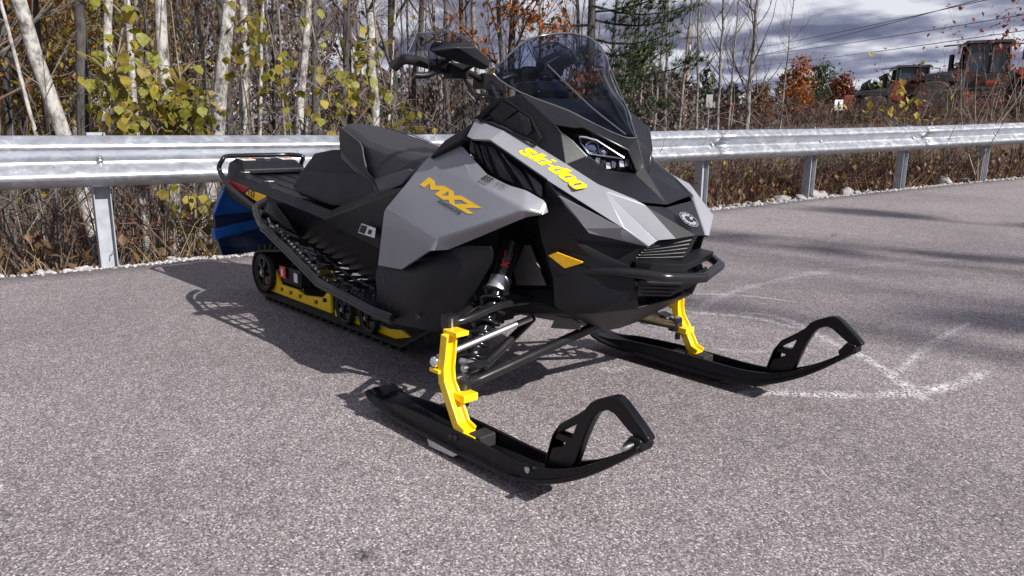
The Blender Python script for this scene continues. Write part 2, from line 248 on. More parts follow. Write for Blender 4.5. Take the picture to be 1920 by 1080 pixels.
 'bar':[(-0.5814,-0.375,1.0936),(-0.5497,-0.36,1.1139),(-0.5414,-0.335,1.115),(-0.5483,-0.29,1.111),(-0.555,-0.23,1.1023),(-0.5351,-0.14,1.088),(-0.5354,-0.09,1.0831),(-0.5459,-0.03,1.0635)],
 'guard':[(-0.4522,-0.33,1.141),(-0.4608,-0.31,1.1668),(-0.4399,-0.27,1.1599),(-0.4353,-0.2,1.1648),(-0.445,-0.13,1.1314),(-0.445,-0.13,1.1062),(-0.4564,-0.145,1.0986),(-0.4731,-0.17,1.1071),(-0.4751,-0.28,1.1269)],
 'shield':[(-0.4772,-0.39,1.1282),(-0.4819,-0.36,1.1729),(-0.4863,-0.35,1.1893),(-0.4721,-0.29,1.1966),(-0.4758,-0.26,1.2116),(-0.4702,-0.2,1.2024),(-0.4621,-0.14,1.1819),(-0.4623,-0.135,1.1626),(-0.5191,-0.28,1.0799),(-0.4522,-0.33,1.141)],
 'defl':[(-0.4145,-0.265,0.9458),(-0.3976,-0.268,0.9576),(-0.2716,-0.262,1.0031),(-0.2532,-0.255,1.0412),(-0.238,-0.25,1.0442),(-0.2125,-0.245,1.0221),(-0.1904,-0.238,0.9915),(-0.3188,-0.25,0.9306),(-0.4126,-0.262,0.9341)],
 'mxz_fr':[(-0.5183,-0.3217,0.7137),(0.9636,-0.2105,-0.1647),(0.2491,0.4836,0.8391),(-0.097,-0.8496,0.5185)],
 'mxz':[[(0.0,0.0),(0.0297,0.0379),(0.0716,0.036),(0.0931,0.0223),(0.1448,0.0368),(0.214,0.0365),(0.2311,0.0254),(0.2694,0.0366),(0.4088,0.0349),(0.3286,0.0109),(0.3856,0.0091),(0.3595,0.0),(0.2299,-0.0009),(0.2202,0.0069),(0.1877,-0.0019),(0.1228,-0.0009),(0.14,0.0198),(0.083,0.0044),(0.0554,0.0212),(0.0371,-0.0001)],[(0.1677,0.0068),(0.1873,0.0306),(0.2037,0.0173)],[(0.246,0.0147),(0.2826,0.0256),(0.331,0.0254),(0.2607,0.004)]],
 'adr_fr':[(-0.3628,-0.3617,0.6773),(0.9656,-0.2067,-0.158),(0.2414,0.4853,0.8404),(-0.097,-0.8496,0.5185)],
 'adr':[[(0.0019,-0.0),(0.1867,0.0017),(0.1886,0.0057)]],
 'e850_fr':[(-0.1914,-0.3352,0.7487),(0.9706,-0.1733,-0.167),(0.2383,0.7888,0.5666),(0.0335,-0.5898,0.8069)],
 'e850':[[(0.0028,-0.0005),(0.0803,0.0009)]],
 'etec_fr':[(-0.111,-0.3441,0.7389),(0.9635,-0.1956,-0.183),(0.2657,0.7835,0.5617),(0.0335,-0.5898,0.8069)],
 'etec':[[(0.0,0.0),(0.0515,0.0014)]],
 'skidoo_fr':[(-0.0994,-0.2665,0.8321),(0.9139,0.0521,-0.4026),(0.1551,0.8717,0.4648),(0.3752,-0.4872,0.7886)],
 'skidoo':[[(0.0,0.0),(-0.0028,0.0073),(0.0045,0.0121),(0.0074,0.0067),(0.0172,0.0075),(0.019,0.0113),(0.0097,0.0133),(0.0033,0.021),(0.0072,0.0296),(0.0151,0.0332),(0.0383,0.0348),(0.0452,0.032),(0.0396,0.0219),(0.0364,0.0219),(0.0255,0.024),(0.0227,0.0206),(0.0364,0.0181),(0.0396,0.0142),(0.0336,0.0022),(0.0246,-0.0015),(0.0099,-0.0029)],[(0.0363,0.0017),(0.0551,0.041),(0.0712,0.0438),(0.0728,0.0403),(0.067,0.0282),(0.088,0.0356),(0.0792,0.0247),(0.0708,0.0111),(0.0753,0.0051),(0.0586,0.0029),(0.0541,0.0085),(0.0505,0.0015)],[(0.0756,0.0039),(0.0901,0.0331),(0.1062,0.0356),(0.0933,0.0041)],[(0.0937,0.0385),(0.0974,0.0447),(0.1143,0.0464),(0.1101,0.0388)],[(0.1028,0.0185),(0.1056,0.0246),(0.1213,0.0268),(0.1195,0.0194)],[(0.1159,0.0083),(0.1157,0.0151),(0.1282,0.0335),(0.1473,0.0382),(0.1548,0.0443),(0.1733,0.0463),(0.1747,0.0422),(0.1526,0.0068),(0.1482,0.0054),(0.1238,0.0047)],[(0.1342,0.0118),(0.1321,0.0178),(0.144,0.0338),(0.148,0.027),(0.1408,0.0113)],[(0.1584,0.0088),(0.158,0.0138),(0.1721,0.0342),(0.1994,0.0361),(0.2078,0.0331),(0.2092,0.0265),(0.1964,0.0052),(0.192,0.0038),(0.1663,0.004)],[(0.1762,0.0114),(0.1756,0.0171),(0.1883,0.034),(0.1923,0.0273),(0.1826,0.0109)],[(0.2016,0.0068),(0.2011,0.0129),(0.2156,0.0325),(0.2424,0.0342),(0.2515,0.0309),(0.2517,0.0232),(0.2393,0.0037),(0.2331,0.0005),(0.2106,0.0019)],[(0.2185,0.0089),(0.2172,0.0143),(0.2309,0.0315),(0.2346,0.0256),(0.225,0.0072)]],
}
CHALK=[([(0.239,0.469),(0.301,0.54),(0.462,0.685),(0.621,0.874),(0.724,1.14),(0.751,1.414)],0.022,1.0),([(0.261,1.292),(0.432,1.165),(0.586,1.016),(0.726,0.871)],0.02,0.95),([(0.539,1.032),(0.516,1.262),(0.48,1.663),(0.48,2.252)],0.014,0.7),([(-0.528,1.3),(-0.408,1.375),(-0.235,1.451),(-0.006,1.425)],0.02,0.8),([(-0.359,1.464),(-0.261,1.547),(-0.108,1.522),(0.188,1.327),(0.325,1.22)],0.02,0.55),([(-0.825,1.59),(-0.686,1.734),(-0.471,1.867),(-0.307,1.907)],0.016,0.65),([(-0.544,1.416),(-0.604,1.711),(-0.63,2.03),(-0.603,2.479),(-0.523,2.884)],0.022,0.55),([(-0.643,2.557),(-0.496,3.138),(-0.276,3.638),(-0.11,3.96)],0.018,0.4),([(-0.103,0.872),(0.013,0.927),(0.089,1.094),(0.08,1.457)],0.016,0.4),([(-0.26,0.322),(-0.193,0.322),(-0.193,0.418)],0.018,0.6),([(0.223,1.249),(-0.051,1.515),(-0.217,1.519)],0.016,0.45)]
ROCKS=[(-2.87, 6.69, 0.1, 'dark grey rock beside a guardrail post, left end of the rock row'), (-2.77, 7.27, 0.12, 'broad pale grey rock behind the asphalt edge'), (-2.74, 7.45, 0.09, 'low flat grey rock in the middle of the rock row'), (-2.81, 7.02, 0.08, 'small tan rock just right of a guardrail post'), (-2.65, 7.94, 0.11, 'upright pointed grey rock beside the third post gap'), (-2.88, 6.62, 0.055, 'small white rock in front of the dark rock'), (-2.92, 6.39, 0.05, 'palest little rock at the left end of the gravel'), (-2.25, 10.33, 0.13, 'long flat pale rock near the far right post'), (-2.15, 10.93, 0.12, 'dark low rock under the far end of the guardrail'), (-2.61, 8.18, 0.06, 'small brown rock right of the pointed rock')]
TRUNKS=[((-4.75, -0.473, 0.827), (-4.75, -0.633, 1.725), 0.0583, 'pale', 'thick leaning pale grey trunk left of the nearest guardrail post'), ((-5.3, -0.54, 0.819), (-5.3, -0.662, 1.782), 0.0186, 'pale', 'thin pale leaning trunk at the far left edge'), ((-6.2, -0.015, 0.807), (-6.2, 0.072, 1.962), 0.0583, 'dark', 'dark straight trunk behind the leaning pale trunk'), ((-5.6, 0.015, 0.815), (-5.6, 0.17, 1.907), 0.0433, 'pale', 'pale flaky trunk just above the nearest guardrail post'), ((-5.4, 0.221, 0.817), (-5.4, 0.241, 1.893), 0.0319, 'pale', 'slim grey trunk between the flaky trunk and the thick smooth one'), ((-5.9, 0.646, 0.81), (-5.9, 0.68, 1.997), 0.0678, 'pale', 'thick smooth grey trunk behind the yellow green leaves'), ((-7.0, 0.851, 0.795), (-7.0, 0.859, 2.138), 0.0228, 'dark', 'narrow dark trunk left of the thick smooth trunk'), ((-5.6, 0.966, 0.814), (-5.6, 1.193, 2.022), 0.0753, 'pale', 'stout lichen spotted trunk leaning right above the rear bumper'), ((-6.0, 1.424, 0.808), (-6.0, 1.467, 2.096), 0.0544, 'pale', 'straight pale trunk right of the stout spotted one'), ((-6.6, 1.837, 0.8), (-6.6, 1.964, 2.218), 0.0268, 'pale', 'slender trunk right of the straight pale pair'), ((-6.3, 2.174, 0.803), (-6.3, 2.363, 2.229), 0.0507, 'pale', 'pale trunk behind the seat, left of the twin trunk'), ((-7.0, 2.733, 0.794), (-7.0, 2.789, 2.354), 0.0462, 'dark', 'grey brown trunk close behind the pale trunk over the seat'), ((-7.2, 3.726, 0.79), (-7.2, 3.668, 2.474), 0.0681, 'pale', 'white barked trunk rising above the seat front'), ((-8.2, 4.574, 0.776), (-8.2, 4.767, 2.706), 0.0283, 'pale', 'thin whitish stem right of the white barked trunk'), ((-10.0, 6.248, 0.75), (-10.0, 6.529, 3.101), 0.0738, 'dark', 'dark trunk behind the handlebar grip'), ((-10.5, 7.488, 0.742), (-10.5, 7.443, 3.258), 0.0588, 'dark', 'narrow dark trunk below the hand guard'), ((-8.0, 3.659, 0.779), (-8.0, 3.868, 2.584), 0.0302, 'dark', 'thin brown trunk between seat and white barked trunk'), ((-8.0, -0.289, 0.783), (-8.0, -0.187, 2.131), 0.0454, 'dark', 'brown trunk deep in the wood at the left edge'), ((-7.6, 1.526, 0.787), (-7.6, 1.613, 2.288), 0.0285, 'dark', 'thin brown trunk behind the stout spotted trunk'), ((-5.2, 1.456, 0.819), (-5.2, 1.473, 2.009), 0.0151, 'tan', 'thin tan stem standing alone above the storage box')]
SAPLINGS=[([(-4.45, -0.321, -0.217), (-4.45, -0.267, 0.642), (-4.45, -0.17, 1.204), (-4.45, -0.035, 1.758), (-4.45, 0.01, 1.977)], [((-4.45, -0.17, 1.204), 0.161, 0.411)], 46, 'leafy sapling with yellow green leaves hanging over the nearest post'), ([(-4.6, 0.02, -0.286), (-4.6, 0.123, 0.504), (-4.6, 0.146, 1.106), (-4.6, 0.219, 1.576), (-4.6, 0.272, 1.96)], [((-4.6, 0.119, 1.105), 0.156, 0.237), ((-4.6, 0.271, 1.07), 0.183, 0.222)], 56, 'leafy sapling in front of the thick smooth trunk'), ([(-4.5, 0.313, -0.309), (-4.5, 0.341, 0.542), (-4.5, 0.314, 1.03), (-4.5, 0.292, 1.459), (-4.5, 0.283, 1.799)], [((-4.5, 0.36, 1.111), 0.143, 0.282), ((-4.5, 0.302, 0.167), 0.188, 0.233)], 52, 'sapling with leaves above and below the guardrail left of the sled'), ([(-4.7, 0.826, -0.409), (-4.7, 0.904, 0.826), (-4.7, 0.862, 1.387), (-4.7, 0.854, 1.885)], [((-4.7, 0.848, 1.513), 0.146, 0.255), ((-4.7, 0.974, 1.69), 0.139, 0.212)], 26, 'sapling with a few large drooping leaves beside the stout trunk'), ([(-4.9, 1.83, -0.466), (-4.9, 1.822, 0.823), (-4.9, 1.699, 1.447), (-4.9, 1.597, 1.99), (-4.9, 1.56, 2.253)], [((-4.9, 1.753, 1.45), 0.252, 0.529), ((-4.9, 1.904, 1.119), 0.173, 0.197)], 34, 'sapling with scattered yellow green leaves behind the seat'), ([(-4.9, 2.42, -0.538), (-4.9, 2.482, 0.822), (-4.9, 2.342, 1.484), (-4.9, 2.291, 2.068), (-4.9, 2.244, 2.347)], [((-4.9, 2.312, 1.828), 0.214, 0.247), ((-4.9, 2.551, 1.006), 0.183, 0.147), ((-4.9, 2.21, 1.477), 0.181, 0.3)], 34, 'sapling with leaves left of the handlebar'), ([(-5.0, 1.429, -0.431), (-5.0, 1.422, 0.822), (-5.0, 1.328, 1.384), (-5.0, 1.261, 1.875)], [((-5.0, 1.322, 1.292), 0.129, 0.281)], 14, 'sparse sapling with few yellow leaves between two pale trunks')]
SPOT={'oak': (-6.687, 5.576, 0.909), 'oak2': (-8.564, 6.458, 0.904), 'pine': (-9.817, 10.917, 0.923), 'pole': (-22.409, 32.762, 0.926), 'sign': (-15.762, 36.522, 0.99), 'sign2': (-17.006, 26.754, 0.932), 'ldr': (-8.299, 32.874, 1.064), 'ldr2': (-15.536, 45.242, 1.097), 'orangeL': (-7.412, -0.547, 0.868), 'b0': (-10.123, 18.079, 0.965), 'b1': (-13.444, 19.508, 0.954), 'b2': (-13.481, 20.694, 0.961), 'b3': (-11.83, 19.382, 0.963), 'b4': (-14.197, 23.798, 0.976), 'b5': (-12.611, 17.645, 0.948), 'b6': (-10.701, 21.192, 0.98), 'b7': (-15.316, 20.62, 0.95), 'b8': (-15.25, 27.82, 0.994), 'b9': (-17.249, 21.651, 0.945), 'c0': (-18.592, 37.378, 1.032), 'c1': (-18.947, 43.861, 1.069), 'c2': (-24.084, 52.505, 1.092), 'c3': (-24.12, 43.483, 1.037), 'c4': (-29.361, 72.041, 1.179), 'c5': (-24.567, 63.199, 1.153), 's0': (-4.378, 14.185, 0.974), 's1': (-2.621, 11.613, 0.969), 's2': (-1.94, 10.77, 0.968), 's3': (-2.073, 12.802, 0.979), 's4': (-5.784, 16.859, 0.982), 'y0': (-4.322, 12.057, 0.962), 'y1': (-2.877, 9.621, 0.955), 'y2': (-3.685, 12.309, 0.967), 'g0': (-41.692, 88.424, 1.207)}
WIRES=[((-37.536, 62.273, 7.886), (-7.955, 28.805, 5.4)), ((-37.487, 62.303, 7.073), (-8.337, 28.684, 5.358)), ((-36.688, 62.782, 7.392), (-6.319, 29.264, 4.927)), ((-37.038, 62.573, 6.442), (-6.252, 29.281, 4.402))]
OIL=(0.24, -1.035)
# ---------------------------------------------------------------- snowmobile
V3=Vector
def mir(p): return (p[0],-p[1],p[2])
def fill3(loops,nrm):
    bm=bmesh.new(); es=[]
    for lp in loops:
        vv=[bm.verts.new(p) for p in lp]; es+=[bm.edges.new((vv[i],vv[(i+1)%len(vv)])) for i in range(len(vv))]
    bmesh.ops.triangle_fill(bm,edges=es,use_beauty=True,normal=V3(nrm)); bm.verts.index_update()
    m=MB(); m.v=[tuple(p.co) for p in bm.verts]; m.f=[tuple(p.index for p in f.verts) for f in bm.faces]; bm.free(); return m
def hull(pts):
    bm=bmesh.new()
    for p in pts: bm.verts.new(p)
    bmesh.ops.convex_hull(bm,input=bm.verts[:]); loose=[v for v in bm.verts if not v.link_faces]; bmesh.ops.delete(bm,geom=loose,context='VERTS')
    bmesh.ops.dissolve_limit(bm,angle_limit=rad(4),verts=bm.verts,edges=bm.edges)
    bm.verts.index_update(); m=MB(); m.v=[tuple(p.co) for p in bm.verts]; m.f=[tuple(p.index for p in f.verts) for f in bm.faces]; bm.free(); return m
def chaik(L_,n=1):
    for _ in range(n):
        o=[]
        for i in range(len(L_)):
            a,b=L_[i],L_[(i+1)%len(L_)]; o+=[(a[0]*.8+b[0]*.2,a[1]*.8+b[1]*.2),(a[0]*.2+b[0]*.8,a[1]*.2+b[1]*.8)]
        L_=o
    return L_
def sym(pts): return list(pts)+[mir(p) for p in pts]
def patch(pts,faces): m=MB(); m.add(pts,faces); return m
def twosided(pts,faces):
    m=MB(); m.add(pts,faces); k=m.mirror(); m.add(k.v,k.f); return m
def weld(o,d=.0005):
    bm=bmesh.new(); bm.from_mesh(o.data); bmesh.ops.remove_doubles(bm,verts=bm.verts,dist=d); bmesh.ops.recalc_face_normals(bm,faces=bm.faces); bm.to_mesh(o.data); bm.free(); return o
def frm(f,off=0):
    O,Ux,Vx,Nn=[V3(q) for q in f]; return lambda u,v,w: O+Ux*u+Vx*v+Nn*(w+off)
def lets(name,loops,f,mt,parent,off=.003,th=.0012,flip=False):
    m=polyx(loops,frm(f,off),th)
    if flip:
        w=max(p[0] for l in loops for p in l); O,Ux,Vx,Nn=[V3(q) for q in f]; g=(mir(O+Ux*w),mir(-Ux),mir(Vx),mir(Nn)); m=polyx(loops,frm(g,off),th)
    return m.build(name,mt,parent)
def text(name,s,O,Ux,Vx,Nn,h,mt,parent,shear=0,sx=1,bold=0,off=.003):
    c=bpy.data.curves.new('t','FONT'); c.body=s; c.size=1; c.shear=shear; c.offset=bold; c.extrude=.0; c.resolution_u=3
    o=bpy.data.objects.new('t',c); COL.objects.link(o); me=bpy.data.meshes.new_from_object(o); bpy.data.objects.remove(o); bpy.data.curves.remove(c)
    O,Ux,Vx,Nn=V3(O),V3(Ux).normalized(),V3(Vx).normalized(),V3(Nn).normalized()
    for v in me.vertices: v.co=O+Ux*(v.co.x*h*sx)+Vx*(v.co.y*h)+Nn*off
    me.name=name; me.materials.clear(); return link(name,me,parent,mt)
sled=root('snowmobile',(-.95,0,0),'grey and black snowmobile with yellow lettering, skis turned towards the viewer','snowmobile')
sp,lp,hg,co_,fa,no,gr,ws=G['sp'],G['lp'],G['hg'],G['co'],G['fa'],G['nose'],G['gr'],G['ws']
# inner chassis that everything is mounted on
secs=[]
for x,w,z0,z1 in [(-1.0,.185,.33,.60),(-.6,.285,.29,.70),(-.42,.265,.29,.80),(-.3,.16,.30,.83),(-.1,.15,.34,.76),(.1,.14,.40,.68),(.2,.10,.45,.62)]:
    secs.append([(x,-w,z0),(x,w,z0),(x,w,z1-.04),(x,w-.04,z1),(x,-w+.04,z1),(x,-w,z1-.04)])
chassis=MB().loft(secs).build('chassis',M['black'],sled,bevel=.01)
hull(sym([(-.34,-.24,.80),(-.34,-.22,.88),(-.2,-.19,.93),(-.05,-.16,.86),(.06,-.12,.78),(.1,-.13,.66),(-.02,-.2,.66),(-.2,-.24,.74),(.14,-.03,.72)])).build('airbox',M['black'],sled,bevel=.006)
# side panels
spf=[(0,1,12),(12,1,2),(12,2,11),(11,2,3),(11,3,10),(10,3,4,9),(9,4,8),(8,4,5,7),(7,5,6),(0,13,1),(13,14,15),(13,15,2,1),(2,15,16,17,21,4,3),(17,18,19),(17,19,20,21),(21,20,23),(21,23,22,4),(22,5,4)]
for sgn in (1,-1):
    m=patch(sp,spf); m=m if sgn>0 else m.mirror()
    o=m.build('side_panel',M['grey'],sled,solid=.007,soft=.016)
    lets('model_lettering',G['mxz'],G['mxz_fr'],M['decal'],o,off=.0040,th=.0005,flip=sgn<0)
    fl=lambda f,w:(f if sgn>0 else [mir(V3(f[0])+V3(f[1])*w),mir(-V3(f[1])),mir(f[2]),mir(f[3])])
    f=fl(G['adr_fr'],.19); text('trim_lettering','ADRENALINE',V3(f[0])-V3(f[2])*.006,f[1],f[2],f[3],.0150,M['inkd'],o,shear=.25,sx=1.75,bold=.012,off=.0048)
    f=fl(G['e850_fr'],.06); text('engine_lettering','850',f[0],f[1],f[2],f[3],.032,M['inkd'],o,shear=.2,sx=1.05,bold=.008,off=.0085)
    f=fl(G['etec_fr'],.06); text('engine_lettering','E-TEC',f[0],f[1],f[2],f[3],.0165,M['inkd'],o,shear=.2,sx=1.25,off=.0085)
lpf=[(0,1,14,12,13),(1,2,14),(2,3,15,14),(3,4,5,15),(5,6,15),(6,7,14,15),(7,8,9,14),(9,10,14),(10,11,12,14)]
a,b=both(patch(lp,lpf),'lower_side_panel',M['charcoal'],sled,solid=.006,soft=.03)
for sgn in (1,-1):
    for x_,y_,z_ in ((-.60,-.398,.30),(-.66,-.384,.375),(-.44,-.398,.29)):
        q=MB().lathe([(.009,-.004),(.009,.0),(.005,.003)],(x_,y_*sgn,z_),'y',10); q.build('panel_screw',M['satin'],(a,b)[0 if sgn>0 else 1],smooth=40)
# inside return of the lower panel: floor pan and rear wall
both(hull([(-.70,-.37,.245),(-.70,-.36,.42),(-.36,-.33,.26),(-.36,-.30,.50),(-.70,-.2,.25),(-.70,-.2,.5),(-.36,-.15,.28),(-.36,-.15,.5)]),'footwell',M['black'],sled,bevel=.008)
# vent louvres between side panel and hood
E1=[V3(hg[17])+V3((0,.012,-.02)),V3(hg[18])+V3((0,.012,-.02)),V3(hg[19])+V3((0,.01,-.015)),V3(hg[20])]
E2=[V3(sp[8])+V3((0,.02,0)),V3(sp[9])+V3((0,.02,0)),V3(sp[11])+V3((0,.02,0)),V3(sp[12])+V3((0,.015,0)),V3(sp[0])]
def pl(E,t):
    n=len(E)-1; i=min(int(t*n),n-1); k=t*n-i; return E[i].lerp(E[i+1],k)
for sgn in (1,-1):
    vb=MB(); n=10
    vb.add([tuple(pl(E1,i/n)+V3((0,.02,-.02))) for i in range(n+1)]+[tuple(pl(E2,i/n)+V3((0,.03,-.02))) for i in range(n+1)],[(i,i+1,n+2+i,n+1+i) for i in range(n)])
    vb=vb if sgn>0 else vb.mirror(); o=vb.build('side_vent',M['black'],sled,solid=.006)
    for i in range(6):
        t=.04+i*.145; a=pl(E1,t); b=pl(E2,min(t+.02,1)); c=pl(E1,t+.115); d=pl(E2,min(t+.125,1)); out=V3((.01,-.022,.018))
        h=hull([a,b,c,d,a.lerp(c,.75)+out*.15,b.lerp(d,.75)+out*.1,a.lerp(b,.5).lerp(c.lerp(d,.5),.8)+out*.35]); h=h if sgn>0 else h.mirror()
        h.build('louvre',M['gloss'] if i%2 else M['black'],o,bevel=.003)
# hood
hgf=[(0,1,19,20),(1,2,18,19),(2,3,17,18),(3,4,16,17),(4,5,21,16),(16,21,15),(5,6,7,21),(7,8,9,21),(21,9,10),(21,10,11,15),(14,15,11,12,13)]
for sgn in (1,-1):
    m=patch(hg,hgf); m=m if sgn>0 else m.mirror(); o=m.build('hood_panel',M['grey'],sled,solid=.007,soft=.009)
    wd_=[V3(hg[i])+V3((-.004,.008,-.006)) for i in (16,15,14)]; m=patch(wd_,[(0,1,2)]); m=m if sgn>0 else m.mirror(); m.build('hood_notch',M['charcoal'],o,solid=.004)
    q=lets('maker_lettering',G['skidoo'],G['skidoo_fr'],M['decal2'],o,off=.0042,th=.0005,flip=sgn<0)
    if sgn<0: q.location=(-.06,0,.024)
st=G['strip']; sc=[V3(p) for p in st]
o=weld(twosided([sc[0],sc[1],(st[2][0],0,st[2][2]),(st[3][0],0,st[3][2]-.006)],[(0,1,2,3)]).build('hood_centre',M['charcoal'],sled)); m=o.modifiers.new('s','SOLIDIFY'); m.thickness=.006; m.offset=-1 
# emblem: ring and toothed letter on a dark disc
e0=V3(G['strip'][4]); fwd=(sc[2]-V3((st[3][0],0,st[3][2]))).normalized(); ex=V3((0,1,0)); ey=-fwd; en=ex.cross(ey).normalized()
if en.z<0: en=-en
emb=lambda u,v,w:e0+ex*u+ey*v+en*(w+.004)
cir=lambda r,n=28,a0=0,a1=2*PI:[(r*math.cos(a0+(a1-a0)*i/n),r*math.sin(a0+(a1-a0)*i/n)) for i in range(n)]
eo=polyx([cir(.031)],emb,.003).build('emblem',M['gloss'],sled)
polyx([cir(.031),cir(.0285)],lambda u,v,w:emb(u,v,w+.003),.001).build('emblem_ring',M['chrome'],eo)
a0,a1=rad(40),rad(320); teeth=[]
for i in range(37):
    q=a0+(a1-a0)*i/36; r=.026 if (i//2)%2==0 else .0225; teeth.append((r*math.cos(q),r*math.sin(q)))
inn=[(.014*math.cos(a1+(a0-a1)*i/20),.014*math.sin(a1+(a0-a1)*i/20)) for i in range(21)]
polyx([teeth+inn],lambda u,v,w:emb(u,v,w+.003),.0015).build('emblem_letter',M['silver'],eo)
polyx([[(.004,-.002),(.012,-.004),(.024,.004),(.022,.009),(.008,.006)]],lambda u,v,w:emb(u,v,w+.003),.0015).build('emblem_letter',M['silver'],eo)
# upper console with headlight openings
hl=G['hl']
for sgn in (1,-1):
    s=lambda L:[p if sgn>0 else mir(p) for p in L]
    c=[(co_[0][0],-.0005,co_[0][2]),co_[1],co_[2],co_[3],co_[4],hg[0],hg[1],hg[2],hg[3],hg[4],hg[5],co_[9],(co_[8][0],-.0005,co_[8][2]),(co_[7][0],-.0005,co_[7][2]),(co_[6][0],-.0005,co_[6][2])]
    c=[(V3(p)+V3((-.001,.001,-.002)) if 5<=i<=11 else V3(p)) for i,p in enumerate(c)]
    o=fill3([s(c),s(hl)],(.45,-.5*sgn,.7)).build('upper_console',M['charcoal'],sled,solid=.005,bevel=.0018)
    # headlight: bezel, dark bowl, lens, light ring, projectors
    hc=sum((V3(p) for p in hl),V3())/len(hl); inw=V3((-.03,.018,-.012))
    H=root if False else None
    bw=MB(); n=len(hl); ring=[V3(p) for p in hl]; back=[hc.lerp(V3(p),.86)+inw for p in hl]
    bw.add([tuple(p) for p in ring+back],[(i,(i+1)%n,n+(i+1)%n,n+i) for i in range(n)]+[tuple(range(n,2*n))])
    bw=bw if sgn>0 else bw.mirror(); hd=bw.build('headlight',M['gloss'],sled)
    m=MB().tube([*ring,ring[0]],.0038,6,caps=False); m=m if sgn>0 else m.mirror(); m.build('bezel',M['satin'],hd,smooth=60)
    m=fill3([[V3(p)+V3((-.003,.002,-.001)) for p in hl]],(.45,-.5,.7)); m=m if sgn>0 else m.mirror(); m.build('lens',M['lens'],hd)
    rg=[V3(p)+V3((-.004,.003,-.001)) for p in G['hlring']]
    m=MB().tube([*rg,rg[0]],.0030,6,caps=False); m=m if sgn>0 else m.mirror(); m.build('light_ring',M['silver'],hd,smooth=60)
    for k,(r,mt) in enumerate(((.023,'chrome'),(.014,'chrome'),(.014,'plate'),(.012,'plate'),(.010,'plate'))):
        q=V3(G['hlproj'][k])+V3((-.009,.007,-.003)); ax=V3((.8,-.5,.1)).normalized(); R=ax.to_track_quat('Z','Y').to_matrix(); m=MB()
        if k<2:
            pr=[(r,-.004),(r,.0),(r*.86,.002),(r*.80,-.001),(r*.62,.006),(r*.3,.009),(.0005,.010)]
            m.lathe(pr,(0,0,0),'z',18); m.v=[tuple(q+R@V3(p)) for p in m.v]
        else:
            for j in range(3): m.box(q+R@V3(((j-1)*.017,(j%2)*.006,0)),(.013,.02,.012),R@Matrix.Rotation(.4*(j-1),3,'X'))
        m=m if sgn>0 else m.mirror(); m.build('projector' if k<2 else 'reflector',M[mt],hd,smooth=40)
    # side screen vent in the console
    vr=[V3(p)+V3((.002,-.006,.004)) for p in G['vent']]
    m=MB().tube([*vr,vr[0]],.0052,6,caps=False); m=m if sgn>0 else m.mirror(); vf=m.build('vent_frame',M['black'],sled,smooth=50)
    for nme in ('vp1','vp2'):
        m=patch([V3(p)+V3((.003,-.008,.005)) for p in G[nme]],[tuple(range(len(G[nme])))]); m=m if sgn>0 else m.mirror(); m.build('vent_screen',M['rubber'],vf,solid=.003)
# front fascia, nose, grille
fpts=fa+[hg[17],hg[14],hg[13]]
faf=[(11,0,1,7,10),(1,2,7),(2,3,7),(3,4,5,6,7),(10,7,8),(7,6,9,8),(6,5,9),(0,13,14,1),(1,14,15,2),(11,13,0)]
both(patch(fpts,faf),'front_fascia',M['black'],sled,solid=.005,soft=.008)
nf=[(0,1,3,5),(1,2,3),(3,4,5),(3,2,11,4),(4,11,7),(4,7,6,5),(6,7,8,9),(7,10,8),(11,10,7)]
both(patch(no,nf),'nose_side',M['black'],sled,solid=.005,bevel=.003)
for sgn in (1,-1):
    m=patch([V3(p)+V3((.001,-.004,.001)) for p in G['refl']],[(0,1,2,3,4)]); m=m if sgn>0 else m.mirror(); m.build('reflector',M['amber'],sled,solid=.004,bevel=.001)
cz=lambda p:(p[0],0,p[2])
fp=[gr[0],gr[2],cz(gr[7]),cz(gr[4]),gr[3],gr[9],cz(gr[10]),cz(no[13]),no[11],no[10],cz(no[14])]
back=[V3(p)+V3((-.03,0,0)) for p in fp]
gl=weld(twosided(back,[(0,1,2,3,4),(4,3,6,5),(5,6,7,8),(8,7,10,9)]).build('grille',M['gloss'],sled,solid=.005))
for i in range(6):
    t=(i+.35)/6; a=V3(gr[0]).lerp(V3(gr[3]),t)+V3((-.022,.030,0)); b=V3(cz(gr[7])).lerp(V3(cz(gr[4])),t)+V3((-.008,0,0)); c=a.lerp(b,.5)+V3((.003,-.004,0))
    MB().tube([a,c,b,mir(c),mir(a)],.0042,5,flat=1.6).build('grille_slat',M['black'],gl,smooth=30)
for i in range(4):
    t=(i+.5)/4; a=V3(gr[13]).lerp(V3(gr[14]),t)+V3((-.012,0,0)); b=V3(cz(no[13])).lerp(V3((.27,0,.425)),t)+V3((-.01,0,0))
    MB().tube([a,b,mir(a)],.0045,5,flat=1.4).build('grille_slat',M['black'],gl,smooth=30)
lip=[V3(gr[8]),V3(gr[9]),V3(cz(gr[10]))]
o=weld(twosided([lip[0]+V3((-.03,0,.012)),lip[1]+V3((0,0,.008)),lip[2]+V3((0,0,.006)),lip[2]+V3((-.012,0,-.016)),lip[1]+V3((-.012,0,-.014)),lip[0]+V3((-.03,0,-.008)),V3(gr[3])+V3((-.01,0,0)),V3(cz(gr[4]))+V3((-.015,0,0))],[(0,1,4,5),(1,2,3,4),(6,7,2,1),(6,1,0)]).build('bumper_lip',M['charcoal'],sled,solid=.006,bevel=.002))
bp=[V3(p) for p in G['bump']]; bpath=smoothpath(bp[:4],3)[:-1]+[bp[3],bp[3].lerp(bp[4],.6)+V3((.001,0,0)),bp[4].lerp(bp[5],.12),bp[5]*1.0+V3((-.004,-.012,0)),bp[5]]
MB().tube(bpath+[mir(p) for p in reversed(bpath[:-1])],.0145,12).build('front_bumper',M['bumperm'],sled,smooth=50)
be=G['belly']
